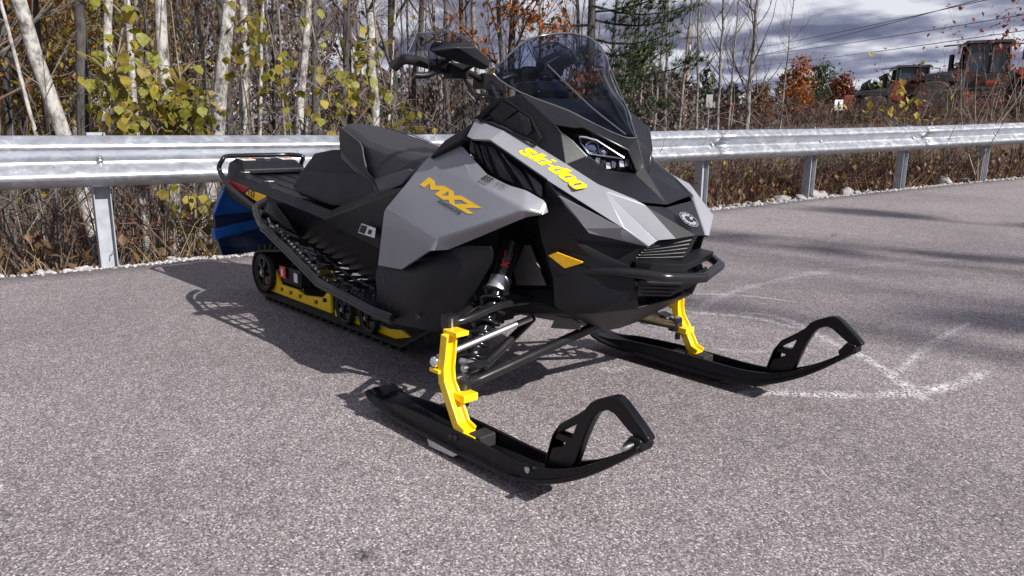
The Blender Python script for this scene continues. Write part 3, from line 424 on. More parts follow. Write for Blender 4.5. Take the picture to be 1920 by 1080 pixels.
hull(sym([no[9],no[8],no[10],(no[14][0]-.01,0,no[14][2]),be[2],be[3],(be[4][0],0,be[4][2]),(-.28,-.13,.29),(-.28,-.17,.38),(.05,-.17,.44)])).build('skid_plate',M['charcoal'],sled,bevel=.006)
bk=G['bulk']
for sgn in (1,-1):
    for idx in ((0,1,2,3,4),(5,6,7,8,9,10,11,12,13)):
        L2=[(bk[i][0],bk[i][2]) for i in idx]; m=polyx([L2],lambda u,v,w:(u,-.178+w,v),.008); m=m if sgn>0 else m.mirror(); m.build('frame_plate',M['plate'],sled,bevel=.002)
# front suspension, one side then the other
ar=[V3(p) for p in G['arm']]; sk=[V3(p) for p in G['shock']]; sn=[V3(p) for p in G['spin']]; lg=[V3(p) for p in G['spinlug']]
def helix(a,b,r,turns,n=14):
    t=(b-a).normalized(); u=t.orthogonal().normalized(); v=t.cross(u); N_=int(turns*n)
    return [a.lerp(b,i/N_)+(u*math.cos(2*PI*i/n)+v*math.sin(2*PI*i/n))*r for i in range(N_+1)]
for sgn in (1,-1):
    fx=lambda m:m if sgn>0 else m.mirror()
    lo=fx(MB().tube([ar[0],ar[1],ar[1].lerp(ar[2],.03),ar[2],ar[3]],[.017,.017,.0155,.0155,.0155],12).tube([ar[1].lerp(ar[2],.12),ar[4],ar[5]],.0135,12)).build('lower_arm',M['satin'],sled,smooth=50)
    up=fx(MB().tube(smoothpath([ar[6],ar[7],ar[7].lerp(ar[8],.5)+V3((0,0,.012)),ar[8],ar[9]],4),.0115,10).tube([ar[10],ar[11]],.0115,10).box(ar[6],(.035,.04,.04))).build('upper_arm',M['satin'],sled,smooth=40)
    tr=fx(MB().tube([ar[15]+V3((0,.01,.01)),ar[14]],.0095,10)).build('tie_rod',M['alu'],sled,smooth=50)
    fx(MB().lathe([(.004,-.016),(.013,-.012),(.0165,0),(.013,.012),(.004,.016)],ar[15],'z',14)).build('rod_end',M['chrome'],tr,smooth=50)
    # coil-over shock
    ax=(sk[4]-sk[0]).normalized(); sh=fx(MB().tube([sk[0],sk[0].lerp(sk[1],.85),sk[1]],[.029,.029,.027],16)).build('shock',M['glow'],sled,smooth=40)
    fx(MB().tube([sk[1]-ax*.012,sk[1]+ax*.022],.0345,18).tube([sk[1]+ax*.022,sk[1]+ax*.03],.038,18)).build('collar',M['alu'],sh,smooth=40)
    fx(MB().tube([sk[1],sk[3]+ax*.012],.0085,12)).build('damper_rod',M['plate'],sh,smooth=50)
    fx(MB().tube([sk[1]+ax*.03,sk[1].lerp(sk[3],.62)],.021,14)).build('damper_body',M['gloss'],sh,smooth=40)
    fx(MB().tube(helix(sk[1]+ax*.034,sk[3]-ax*.006,.0385,6),.0072,7)).build('spring',M['gloss'],sh,smooth=60)
    fx(MB().tube([sk[3]-ax*.002,sk[3]+ax*.010],.040,18)).build('spring_seat',M['steel'],sh,smooth=40)
    if sgn>0:
        tl=(-ax); cv=V3((co.location))-sk[0]; cv=(cv-tl*cv.dot(tl)).normalized(); vv=cv.cross(tl)
        text('shock_lettering','KYB',sk[0].lerp(sk[1],.70)-vv*.009,tl,vv,cv,.033,M['red'],sh,bold=.03,sx=1.0,off=.0305)
    br=[V3(p) for p in G['bracket']]; m=polyx([[(p.x,p.z) for p in (br[0],br[1],br[2],br[3])]],lambda u,v,w:(u,-.47+w,v),.05); fx(m).build('shock_mount',M['satin'],lo,bevel=.003)
    fx(MB().tube([br[0]+V3((.02,-.03,-.005)),br[0]+V3((.02,.05,-.005))],.011,10)).build('mount_bolt',M['steel'],lo,smooth=40)
    # spindle: C-channel forging with lugs
    S=sn; secs=[]; prof=[(-.019,-.015),(.019,-.015),(.019,.015),(.0125,.015),(.0125,.002),(-.0125,.002),(-.0125,.015),(-.019,.015)]
    for i,p in enumerate(S):
        t=(S[min(i+1,len(S)-1)]-S[max(i-1,0)]).normalized(); n_=V3((0,1,0)).cross(t); n_=-n_ if n_.x<0 else n_; n_.normalize()
        k=1+.25*(i/len(S)); secs.append([p+V3((0,a*k,0))+n_*b for a,b in prof])
    m=MB().loft(secs).box(lg[0]+V3((-.012,-.006,0)),(.062,.046,.014)).box(lg[1]+V3((-.012,-.010,0)),(.078,.052,.022)).box(lg[2]+V3((.012,.005,0)),(.045,.03,.012)).box(sn[7]+V3((.0,0,-.012)),(.075,.05,.022))
    spd=fx(m).build('spindle',M['yellow'],sled,bevel=.0025)
    fx(MB().lathe([(.012,-.03),(.025,-.028),(.027,-.006),(.0255,-.004),(.027,0),(.0265,.018),(.021,.024),(.008,.026)],lg[4],'z',18)).build('ball_joint',M['satin'],spd,smooth=40)
    fx(MB().lathe([(.020,.0215),(.022,.024),(.013,.029)],lg[4],'z',18)).build('joint_cap',M['steel'],spd,smooth=40)
    fx(MB().lathe([(.011,-.012),(.011,.012)],lg[5],'z',6)).build('nut',M['satin'],spd)
    fx(MB().lathe([(.009,-.010),(.009,.010)],lg[6],'z',6)).build('nut',M['satin'],spd)
    fx(MB().tube([lg[3]+V3((0,0,-.012)),lg[3]+V3((0,0,.03))],.008,10)).build('stud',M['steel'],spd,smooth=40)
    # ski
    yc=-.5385; sst=[(-.465,.062,.055,.012),(-.435,.048,.062,.016),(-.36,.036,.064,.028),(-.28,.030,.065,.045),(-.1,.026,.066,.058),(.06,.026,.066,.058),(.2,.030,.065,.052),(.29,.042,.062,.045),(.37,.068,.057,.036),(.45,.108,.050,.030),(.52,.155,.042,.026),(.58,.203,.034,.022),(.605,.226,.03,.02)]
    fine=smoothpath([V3(q[:3]) for q in sst],3); fh=smoothpath([V3((q[3],0,0)) for q in sst],3); secs=[]
    for q,h in zip(fine,fh):
        x,zb,w=q; h=h.x; half=[(.010,zb-.016 if -.35<x<.32 else zb),(w-.004,zb),(w,zb+.004),(w,zb+.012),(w-.015,zb+.015),(w-.018,zb+h),(w-.026,zb+h),(w-.030,zb+.018),(.006,zb+.014)]
        sec=[(x,yc+a,b) for a,b in half]+[(x,yc-a,b) for a,b in reversed(half)]; secs.append(sec)
    sko=fx(MB().loft(secs)).build('ski',M['ski'],sled,bevel=.002,smooth=32)
    xz=lambda L_:[(p[0],p[2]) for p in L_]
    lpo=list(G['loop']); lpo[0]=(.300,0,.066); lpo[14]=(.352,0,.068); lpo[13]=(.405,0,.105); fx(polyx([chaik(xz(lpo)),xz(G['loop_h1']),xz(G['loop_h2'])],lambda u,v,w:(u,yc-.013+w,v),.026)).build('ski_loop',M['ski'],sko,bevel=.007,seg=4)
    tb=V3((.588,-.569,.246)); fx(MB().lathe([(.006,-.030),(.007,-.004),(.0075,.0)],V3((.586,yc-.025,.236)),'y',12)).build('bolt',M['steel'],sko,smooth=40)
    fx(hull([(.565,yc-.024,.196),(.612,yc-.022,.226),(.606,yc-.022,.252),(.578,yc-.024,.254),(.552,yc-.024,.218),(.565,yc+.024,.196),(.612,yc+.022,.226),(.606,yc+.022,.252),(.578,yc+.024,.254),(.552,yc+.024,.218)])).build('tip_block',M['ski'],sko,bevel=.006)
    for bx_,bz in ((.291,.078),(0,.066),(-.02,.062)): fx(MB().lathe([(.0085,-.004),(.0085,.0),(.006,.003)],V3((bx_,yc-.051-(.001 if bx_>.1 else 0),bz)),'y',10)).build('bolt',M['steel'] if bx_>.1 else M['satin'],sko,smooth=40)
    fx(MB().tube([(-.3,yc,.012),(-.26,yc,.0065),(.16,yc,.0065),(.26,yc,.018)],.0062,8)).build('runner',M['steel'],sko,smooth=50)
    fx(hull([(-.12,yc-.062,.03),(-.11,yc-.062,.006),(.03,yc-.062,.03),(.0,yc-.062,.012),(-.12,yc-.05,.03),(.03,yc-.05,.03)])).build('ski_skag',M['alu'],sko)
    fx(MB().box((.055,yc,.066),(.05,.06,.04))).build('rubber_block',M['rubber'],sko,bevel=.006); fx(MB().box((-.05,yc,.06),(.06,.055,.03))).build('rubber_block',M['rubber'],sko,bevel=.006)
# windshield
E=[V3(p) for p in ws]; Cc=[V3(p) for p in G['wsc']]
EN=smoothpath(E,3); n=len(EN); ctr=smoothpath(Cc,8); rows=[]
Wv=[];Wf=[];K=9
for i in range(n):
    t=i/(n-1); c=ctr[min(int(t*(len(ctr)-1)+.5),len(ctr)-1)] if i<n-1 else ctr[-1]
    c=ctr[0].lerp(ctr[-1],0) if i==0 else c
    e_=EN[i]
    half=[]
    for k in range(K):
        s_=k/(K-1); p=c.lerp(e_,s_); bulge=math.sin(PI*s_)*.13*(c-e_).length; half.append(p+V3((.72,0,.55))*bulge*.55+V3((0,-1,0))*bulge*.55)
    rows.append([tuple(mir(q)) for q in reversed(half[1:])]+[tuple(q) for q in half])
wm=MB().loft(rows,closed=False,caps=False)
wso=wm.build('windshield',M['shield'],sled,smooth=40)
edge=[V3(r[-1]) for r in rows]; MB().tube(edge+[mir(p) for p in reversed(edge[:-1])],.0032,6).build('windshield_edge',M['edge'],wso,smooth=60)
for sgn in (1,-1):
    q=[V3(rows[int(n*.12)][K-1+5]),V3(rows[int(n*.3)][K-1+4]),V3(rows[int(n*.55)][K-1+4])]; m=MB().tube(smoothpath(q,4),.0026,5); (m if sgn>0 else m.mirror()).build('windshield_rib',M['edge'],wso,smooth=60)
# dash, gauge, side deflectors, steering
hull(sym([(.105,-.012,.868),(-.03,-.135,.945),(-.15,-.205,.993),(-.31,-.255,.915),(-.36,-.20,.955),(-.33,-.13,1.005),(-.12,-.1,.985),(.03,-.05,.91)])).build('dash',M['black'],sled,bevel=.006)
hull(sym([(-.22,-.08,1.00),(-.22,-.07,1.02),(-.27,-.085,1.05),(-.31,-.085,1.045),(-.33,-.08,1.0),(-.25,-.03,1.055)])).build('gauge_pod',M['gloss'],sled,bevel=.008)
for sgn in (1,-1):
    D=G['defl']
    m=fill3([D],(0,-1,.2)); m=m if sgn>0 else m.mirror(); m.build('side_deflector',M['clear'],sled,solid=.003)
    h=hull([(-.33,-.262,.915),(-.34,-.19,.93),(-.46,-.27,.86),(-.44,-.18,.87),(-.52,-.29,.80),(-.5,-.18,.78),(-.36,-.285,.86),(-.3,-.2,.86)]); (h if sgn>0 else h.mirror()).build('knee_cover',M['black'],sled,bevel=.008)
ba=[V3(p) for p in G['bar']]; bpth=smoothpath(ba+[V3((-.55,0,1.062))],3)
hb=MB().tube(bpth+[mir(p) for p in reversed(bpth[:-1])],.0115,10).build('handlebar',M['satin'],sled,smooth=50)
MB().tube([(-.55,0,1.06),(-.47,0,.95),(-.40,0,.82)],.019,10).box((-.55,0,1.06),(.06,.09,.05)).build('steering_post',M['black'],hb,smooth=40)
for sgn in (1,-1):
    fx=lambda m:m if sgn>0 else m.mirror()
    g=smoothpath(ba[:5],4); fx(MB().tube(g,[.0185]*2+[.0165]*(len(g)-3)+[.0175],12)).build('grip',M['rubber'],hb,smooth=50)
    fx(MB().tube(smoothpath([ba[4]+V3((.03,0,-.02)),ba[3]+V3((.05,.02,-.035)),ba[2]+V3((.045,.02,-.05)),ba[2]+V3((.035,-.01,-.05))],3),[.008]*4+[.010]*6,8)).build('lever',M['black'],hb,smooth=50)
    fx(MB().box(ba[5]+V3((.005,-.02,-.0)),(.05,.07,.05)).box(ba[4]+V3((.0,.02,0)),(.045,.05,.045)).tube([ba[4]+V3((.03,.0,0)),ba[4]+V3((.09,-.01,.015))],.007,8).tube([ba[5]+V3((.02,0,0)),ba[5]+V3((.08,.0,.02))],.007,8)).build('switch_block',M['black'],hb,bevel=.006)
    g=[V3(p) for p in G['guard']]; gh=hull(g+[p+V3((.05,.006,-.012)) for p in g[2:8]]+[g[3]+V3((.035,0,.004)),g[0]+V3((.012,0,-.004)),g[1]+V3((.012,0,-.004))]); go=fx(gh).build('hand_guard',M['charcoal'],hb,bevel=.006)
    if sgn>0:
        a,b=g[8].lerp(g[1],.45),g[5].lerp(g[4],.5); ux=(b-a).normalized(); nn=(V3(co.location)-a); nn=(nn-ux*nn.dot(ux)).normalized(); vv=nn.cross(ux); vv=-vv if vv.z<0 else vv
        text('guard_lettering','SKI-DOO',a.lerp(b,.22)-vv*.008,ux,vv,nn,.030,M['silver'],go,bold=.02,shear=.2,sx=1.1,off=.040)
    s_=[V3(p) for p in G['shield']]; cen=sum(s_,V3())/len(s_)+V3((.055,-.01,.01)); m=MB(); nS=len(s_)
    mid=[cen.lerp(p,.55)+V3((.012,0,0)) for p in s_]; m.add([tuple(p) for p in s_+mid]+[tuple(cen)],[(i,(i+1)%nS,nS+(i+1)%nS,nS+i) for i in range(nS)]+[(nS+i,nS+(i+1)%nS,2*nS) for i in range(nS)])
    cg=fx(m).build('clear_guard',M['clear'],hb,smooth=50,solid=.003); fx(MB().tube([*s_,s_[0]],.0022,5,caps=False)).build('guard_edge',M['edge'],cg)
for k in range(3):
    a=ba[5]+V3((.02,0,-.02)); MB().tube(smoothpath([a,a+V3((.03+.01*k,.02,-.05-.01*k)),V3((-.46,-.05-.02*k,1.0)),V3((-.38,-.06,.93))],4),.0045,6).build('cable',M['glow'],hb,smooth=60)
# seat
secs=[]
for x,zt,ht,zb,hb_ in [(-1.435,.905,.085,.815,.095),(-1.38,.900,.105,.80,.118),(-1.25,.875,.125,.745,.150),(-1.12,.842,.150,.70,.18),(-.98,.818,.150,.655,.190),(-.85,.803,.140,.675,.182),(-.74,.79,.125,.72,.168),(-.66,.775,.11,.74,.15)]:
    h=[(hb_,zb),(ht+.016,zt-.055),(ht+.006,zt-.02),(ht-.022,zt),(0,zt+.010)]
    secs.append([(x,-a,b) for a,b in h]+[(x,a,b) for a,b in reversed(h[:-1])])
seat=MB().loft(secs).build('seat',M['vinyl'],sled,bevel=.016,seg=4,smooth=70)
se=[V3(p) for p in G['seat']]
both(patch([p+V3((0,-.006,0)) for p in (se[10],se[11],se[9]+V3((.01,0,-.01)),se[8],se[7],se[6])],[(0,1,2,3,4,5)]),'seat_trim',M['vinylgrey'],seat,solid=.008,bevel=.003)
both(patch([p+V3((0,-.005,0)) for p in (se[0],se[2],se[3],se[4],se[6],se[5])],[(0,1,2,3,4,5)]),'seat_side',M['vinyl2'],seat,solid=.006,bevel=.003)
both(hull([se[5]+V3((0,.0,.0)),se[6],se[7]+V3((.01,0,-.004)),se[10]+V3((0,-.004,0)),se[5]+V3((-.01,0,-.03)),se[6]+V3((-.03,0,-.01)),se[5]+V3((0,.03,-.01)),se[6]+V3((0,.03,0))]),'seat_skirt',M['vinylgrey'],seat,bevel=.003)
both(MB().tube(smoothpath([p+V3((0,-.008,.002)) for p in (se[0],se[2],se[3],se[4],se[10])],3),.0022,5),'seat_piping',M['vinylgrey'],seat)
# rear tank, side covers
tk=[V3(p) for p in G['tank']]
o=hull(sym([tk[0],tk[1],tk[2],tk[3],tk[5],tk[6],tk[7]]+[V3((-1.0,-.15,.72)),V3((-1.72,-.10,.68)),V3((-1.05,-.18,.58)),V3((-1.68,-.17,.585))])).build('storage_box',M['black'],sled,bevel=.014,seg=4)
hull(sym([tk[8],tk[9],tk[10],tk[11],tk[13]+V3((0,0,-.02)),tk[12],V3((-1.15,-.10,.78)),V3((-1.15,-.13,.68)),V3((-1.66,-.15,.66))])).build('lid',M['black'],o,bevel=.008)
for sgn in (1,-1):
    h=hull([(-1.42,-.212,.50),(-1.40,-.19,.535),(-1.02,-.20,.655),(-.62,-.31,.70),(-.60,-.32,.43),(-.98,-.222,.455),(-1.3,-.05,.5),(-.62,-.05,.7),(-.62,-.05,.45),(-1.02,-.05,.655)]); h=h if sgn>0 else h.mirror()
    o=h.build('side_cover',M['black'],sled,bevel=.006)
    h=hull([(-1.30,-.216,.53),(-1.02,-.214,.62),(-.88,-.238,.655),(-.92,-.242,.635),(-1.05,-.225,.60),(-1.28,-.220,.518)]); (h if sgn>0 else h.mirror()).build('rib',M['charcoal'],o,bevel=.002)
    for bx_,bz in ((-1.27,.507),(-1.13,.492)):
        m=MB().lathe([(.010,-.006),(.010,0),(.006,.004)],(bx_,-.219,bz),'y',10); (m if sgn>0 else m.mirror()).build('bolt',M['satin'],o,smooth=40)
stk=G['stick']; lab=patch([V3(p)+V3((0,-.003,0)) for p in stk],[(0,1,2,3)]).build('warning_label',M['white'],sled,solid=.001)
s0,s1,s3=[V3(stk[i])+V3((0,-.0042,0)) for i in (0,1,3)]
patch([s0.lerp(s1,.04)+(s3-s0)*.12,s0.lerp(s1,.46)+(s3-s0)*.08,s0.lerp(s1,.46)+(s3-s0)*.9,s0.lerp(s1,.04)+(s3-s0)*.9],[(0,1,2,3)]).build('label_print',M['inkd'],lab)
patch([s0.lerp(s1,.62)+(s3-s0)*.3,s0.lerp(s1,.85)+(s3-s0)*.3,s0.lerp(s1,.85)+(s3-s0)*.75,s0.lerp(s1,.62)+(s3-s0)*.75],[(0,1,2,3)]).build('label_print',M['tape2'],lab)
# tunnel
def lin(tab,x):
    for (a,p),(b,q) in zip(tab,tab[1:]):
        if x<=b: return p+(q-p)*max(0,(x-a))/(b-a)
    return tab[-1][1]
ZF=[(-2.44,.618),(-1.96,.566),(-1.25,.492),(-.99,.469),(-.5,.45)]; ZL=[(-2.44,.53),(-1.87,.434),(-1.39,.352),(-.99,.282),(-.5,.25)]
secs=[]
for x in (-2.46,-2.2,-1.96,-1.6,-1.25,-.99,-.7,-.5):
    f,l=lin(ZF,x),lin(ZL,x); secs.append([(x,-.208,l),(x,-.208,f),(x,-.185,f+.038),(x,.185,f+.038),(x,.208,f),(x,.208,l)])
tun=MB().loft(secs,closed=False,caps=False).build('tunnel',M['tunnel'],sled,solid=.006,bevel=.004)
for y in (-.12,-.04,.04,.12): MB().tube([(-2.38,y,.655),(-1.96,y,.607),(-1.75,y,.585)],.004,5).build('tunnel_rib',M['tunnel'],tun)
for sgn in (1,-1):
    for x in (-2.30,-2.02):
        m=hull([(x-.06,-.19*sgn,lin(ZF,x)+.04),(x+.06,-.19*sgn,lin(ZF,x)+.03),(x-.045,-.13*sgn,lin(ZF,x)+.042),(x+.045,-.13*sgn,lin(ZF,x)+.036),(x-.035,-.18*sgn,lin(ZF,x)+.058),(x+.035,-.18*sgn,lin(ZF,x)+.052),(x,-.15*sgn,lin(ZF,x)+.055)]); m.build('cargo_anchor',M['charcoal'],tun,bevel=.003)
        MB().box((x,-.165*sgn,lin(ZF,x)+.058),(.05,.03,.006)).build('anchor_plate',M['alu'],tun,bevel=.002)
    m=patch([V3(p)+V3((0,-.002,0)) for p in G['tail']],[(0,1,2,3)]); (m if sgn>0 else m.mirror()).build('tail_reflector',M['tail'],tun,solid=.005,bevel=.0015)
    m=patch([V3(p)+V3((0,-.002,0)) for p in G['d137']],[(0,1,2,3)]); o=(m if sgn>0 else m.mirror()).build('track_length_decal',M['decal'],tun,solid=.002)
    d=[V3(p) for p in G['d137']]; ux=(d[2]-d[3]).normalized(); nn=V3((0,-1,0)); vv=nn.cross(ux); vv=-vv if vv.z<0 else vv; oo=d[3]+ux*.035+vv*.008
    if sgn>0: text('track_lettering','137',oo,ux,vv,nn,.052,M['inkd'],o,bold=.02,sx=1.15,off=.006,shear=-.2)
    else: text('track_lettering','137',mir(d[2]+ux*.02),mir(-ux),vv,(0,1,0),.05,M['inkd'],o,bold=.02,sx=1.1,off=.006)
# tail light housing, rear bumper, snow flap in blue wrap
th=hull(sym([(-2.47,-.19,.655),(-2.50,-.17,.70),(-2.46,-.15,.725),(-2.36,-.15,.715),(-2.30,-.17,.675),(-2.30,-.18,.65),(-2.49,-.185,.64)])).build('tail_housing',M['black'],sled,bevel=.010)
for y,mt,nm in ((-.11,'white','warning_label'),(.11,'white','warning_label')):
    MB().box((-2.41,y,.7235),(.085,.07,.002),Matrix.Rotation(.1,3,'Y')).build(nm,M[mt],th); MB().box((-2.388,y+.01,.7225),(.025,.045,.003),Matrix.Rotation(.1,3,'Y')).build('label_print',M['orange'],th)
    MB().box((-2.43,y,.7268),(.025,.055,.001),Matrix.Rotation(.1,3,'Y')).build('label_print',M['inkd'],th)
MB().lathe([(.022,0),(.022,.006),(.012,.007),(.011,.002)],(-2.40,0,.722),'z',18).build('tail_emblem',M['silver'],th,smooth=40)
rb_=[V3(p) for p in G['rbump']][:6]; rp=smoothpath(rb_+[V3((-2.46,-.195,.737)),V3((-2.49,-.14,.738)),V3((-2.50,0,.738))],4)
rbo=MB().tube(rp+[mir(p) for p in reversed(rp[:-1])],.0125,10).build('rear_bumper',M['bumperm'],sled,smooth=50)
for sgn in (1,-1): MB().lathe([(.014,-.008),(.016,0),(.010,.006)],(rb_[0].x,-.235*sgn,rb_[0].z),'y',12).build('bumper_bolt',M['satin'],rbo,smooth=40)
random.seed(4)
def flapsec(z,k=1.0,dz=0):
    t=(.60-z)/.4; x=-2.485-.05*math.sin(t*2.2); w=(.20+.06*min(1,t*2.5)-.02*max(0,t-.7)/.3)*k; th_=.035+(k-1)*.5; out=[]
    for i in range(17):
        y=-w+2*w*i/16; out.append((x-th_/2+.012*noise.noise((y*7,z*11,3)),y,z+dz*(y/w)))
    for i in range(16,-1,-1):
        y=-w+2*w*i/16; out.append((x+th_/2+.012*noise.noise((y*7,z*11,9)),y,z+dz*(y/w)))
    return out
zs_=[.60-.4*i/16 for i in range(17)]
fl=MB().loft([flapsec(z) for z in zs_]).build('snow_flap',M['tape2'],sled,smooth=50)
MB().loft([flapsec(z,1.025,.01) for z in [.575-.012*i for i in range(13)]],caps=False).build('wrap_band',M['tape'],fl,smooth=50,solid=.002)
MB().loft([flapsec(z,1.035,.045) for z in [.395-.012*i for i in range(6)]],caps=False).build('wrap_band',M['tape'],fl,smooth=50,solid=.002)
# running boards
RB=[V3(p) for p in G['rb']]; RZ=[(-1.75,.53),(-1.55,.47),(-1.49,.468),(-1.09,.32),(-1.05,.31),(-.82,.29),(-.66,.27)]; RYt=[(-1.75,-.36),(-1.55,-.425),(-1.49,-.43),(-.6,-.43)]
inner=lambda x:V3((x,-.212,lin(ZL,x)+.006)); outer=lambda x:V3((x,lin(RYt,x)+.012,lin(RZ,x)))
for sgn in (1,-1):
    fx=lambda m:m if sgn>0 else m.mirror()
    o=fx(MB().tube(smoothpath([V3((-.56,-.42,.262))]+RB+[V3((-1.86,-.26,.55))],3),.0145,8,flat=1.35)).build('running_board',M['satin'],sled,smooth=50)
    m=MB(); 
    for i in range(22):
        x=-.92-.036*i; a=inner(x-(.05 if i%2 else 0)); b=outer(x-(0 if i%2 else .05)); m.tube([a,b],.006,4)
    for t in (.30,.62,.86):
        m.tube([inner(x).lerp(outer(x),t) for x in (-.9,-1.05,-1.2,-1.4,-1.55,-1.68)],.007,4)
    fx(m).build('step_lattice',M['tunnel'],o)
    m=MB(); xs=[-.56,-.7,-.8,-.93,-1.04]; m.loft([[inner(x),outer(x),outer(x)-V3((0,0,.006)),inner(x)-V3((0,0,.006))] for x in xs]); fx(m).build('step_plate',M['tunnel'],o)
    m=MB()
    for i in range(34):
        x=-.8-.025*i; m.box(outer(x)+V3((0,.028,.006)),(.008,.008,.008)); 
        if i%3==0: m.box(inner(x).lerp(outer(x),.62)+V3((0,0,.008)),(.012,.006,.007))
    fx(m).build('traction_teeth',M['steel'],o)['kind']='stuff'
    fx(hull([(-1.86,-.214,.54),(-1.62,-.37,.53),(-1.88,-.214,.44),(-1.6,-.214,.40),(-1.70,-.36,.51),(-1.75,-.30,.56)])).build('board_end',M['tunnel'],o,bevel=.004)
# track belt with lugs, skid rails, wheels
def tpath():
    P=[]; c1=V3((-2.124,0,.157)); r1=.112; c2=V3((-.42,0,.40)); r2=.10
    for i in range(15): q=rad(270-180*i/14+ (8*i/14)); P.append(c1+V3((math.cos(q)*r1,0,math.sin(q)*r1)))
    for i in range(1,20): P.append(P[14].lerp(V3((-.45,0,.50)),i/20))
    for i in range(9): q=rad(100-150*i/8); P.append(c2+V3((math.cos(q)*r2,0,math.sin(q)*r2)))
    a=P[-1]; b=V3((-.86,0,.050)); 
    for i in range(1,8): P.append(a.lerp(b,i/8))
    for i in range(0,24): P.append(V3((-.86,0,.050)).lerp(V3((-2.124,0,.045)),i/24))
    return P
TP=tpath(); secs=[]; n=len(TP)
nrm=[]
for i in range(n):
    t=(TP[(i+1)%n]-TP[i-1]).normalized(); nrm.append(V3((t.z,0,-t.x)))
cen=sum(TP,V3())/n
nrm=[q if q.dot(p-cen)>0 or True else -q for p,q in zip(TP,nrm)]
# belt runs clockwise seen from -y; make the normal point outwards
if nrm[7].x>0: nrm=[-q for q in nrm]
m=MB(); 
for p,q in zip(TP,nrm): m.v+=[tuple(p+q*.006+V3((0,-.19,0))),tuple(p+q*.006+V3((0,.19,0))),tuple(p-q*.006+V3((0,.19,0))),tuple(p-q*.006+V3((0,-.19,0)))]
m.f=[(i*4+k,i*4+(k+1)%4,((i+1)%n)*4+(k+1)%4,((i+1)%n)*4+k) for i in range(n) for k in range(4)]
trk=m.build('track',M['rubber'],sled,smooth=40)
lm=MB()
for y0,w in ((-.13,.10),(0,.10),(.13,.10)): lm.loft([[(-.010,y0-w/2,0),(.010,y0-w/2,0),(.005,y0-w/2+.008,.030),(-.005,y0-w/2+.008,.030)],[(-.010,y0+w/2,0),(.010,y0+w/2,0),(.005,y0+w/2-.008,.030),(-.005,y0+w/2-.008,.030)]])
lme=lm.mesh('lug'); lme.materials.append(M['rubber'])
tot=0; acc=0; nxt=0
for i in range(n):
    a,b=TP[i],TP[(i+1)%n]; l=(b-a).length
    while nxt<acc+l:
        k=(nxt-acc)/l; p=a.lerp(b,k); q=nrm[i].lerp(nrm[(i+1)%n],k).normalized(); o=link('lug',lme,trk); t=V3((0,1,0)).cross(q)
        mt=Matrix((( t.x,0,q.x,p.x+q.x*.004),(0,1,0,0),(t.z,0,q.z,p.z+q.z*.004),(0,0,0,1))); o.matrix_local=mt; nxt+=.0635
    acc+=l
rl=G['rail']; xz=lambda L_:[(p[0],p[2]) for p in L_]
slots=[[(x,.075),(x+.035,.075),(x+.045,.098),(x+.01,.098)] for x in (-2.1,-2.0,-1.9,-1.80,-1.64)]
for sgn in (1,-1):
    o=polyx([xz(rl)]+slots,lambda u,v,w:(u,(-.155+w)*sgn,v),.012).build('slide_rail',M['yellow'],sled,bevel=.002)
    polyx([[(-1.44,.055),(-.95,.055),(-.84,.085),(-.90,.10),(-1.0,.085),(-1.44,.085)]],lambda u,v,w:(u,(-.155+w)*sgn,v),.012).build('slide_rail_front',M['yellow'],o,bevel=.002)
    MB().tube([(-2.15,-.149*sgn,.053),(-.9,-.149*sgn,.053)],.006,6).build('slider',M['rubber'],o)
    for x in (-2.05,-1.72,-1.52): MB().lathe([(.010,-.008),(.010,.004)],(x,-.158*sgn,.115 if x>-1.6 else .13),'y',8).build('rail_bolt',M['satin'],o)
def wheel(x,z,r,y,sgn):
    yy=y*sgn; m=MB().lathe([(r*.80,-.014),(r*.97,-.014),(r,-.008),(r,.008),(r*.97,.014),(r*.80,.014)],(x,yy,z),'y',28,close=False); o=m.build('idler_wheel',M['rubber'],sled,smooth=40)
    d=MB(); d.lathe([(r*.26,-.018),(r*.26,.012)],(x,yy,z),'y',14)
    for k in range(6):
        q=2*PI*k/6+.3
        for dq in (-.16,.16): d.tube([(x+math.cos(q)*r*.2,yy-.006*sgn,z+math.sin(q)*r*.2),(x+math.cos(q+dq)*r*.86,yy-.004*sgn,z+math.sin(q+dq)*r*.86)],.0055,5)
    d.lathe([(r*.72,-.009),(r*.83,-.012),(r*.83,.012),(r*.72,.009)],(x,yy,z),'y',24,close=False); d.build('rim',M['satin'],o,smooth=40)
    MB().lathe([(r*.13,-.024),(r*.13,-.016)],(x,yy,z),'y',6).build('axle_bolt',M['steel'],o)
for sgn in (1,-1):
    wheel(-2.124,.157,.100,-.17,sgn); wheel(-1.30,.117,.068,-.178,sgn); wheel(-1.106,.117,.068,-.178,sgn)
MB().tube([(-2.124,-.17,.157),(-2.124,.17,.157)],.011,10).build('rear_axle',M['steel'],sled)
# skid linkage
sk2=MB().tube([(-1.95,-.12,.17),(-1.70,-.12,.38)],.013,8).tube([(-1.95,.12,.17),(-1.70,.12,.38)],.013,8).tube([(-1.70,-.17,.38),(-1.70,.17,.38)],.016,8).tube([(-1.55,-.13,.12),(-1.25,-.13,.33)],.013,8).tube([(-1.55,.13,.12),(-1.25,.13,.33)],.013,8).build('skid_linkage',M['satin'],sled,smooth=50)
MB().tube([(-1.98,-.06,.14),(-1.72,-.06,.33)],.028,12).build('rear_shock',M['satin'],sk2,smooth=40)
MB().box((-1.93,-.165,.185),(.06,.004,.06)).build('warning_label',M['red'],sk2); MB().box((-1.93,-.168,.185),(.02,.003,.034)).build('label_print',M['white'],sk2)
MB().box((-1.80,-.16,.175),(.035,.004,.045)).build('info_label',M['white'],sk2)
MB().box((-1.86,-.13,.17),(.2,.05,.09)).build('skid_block',M['black'],sk2,bevel=.01)
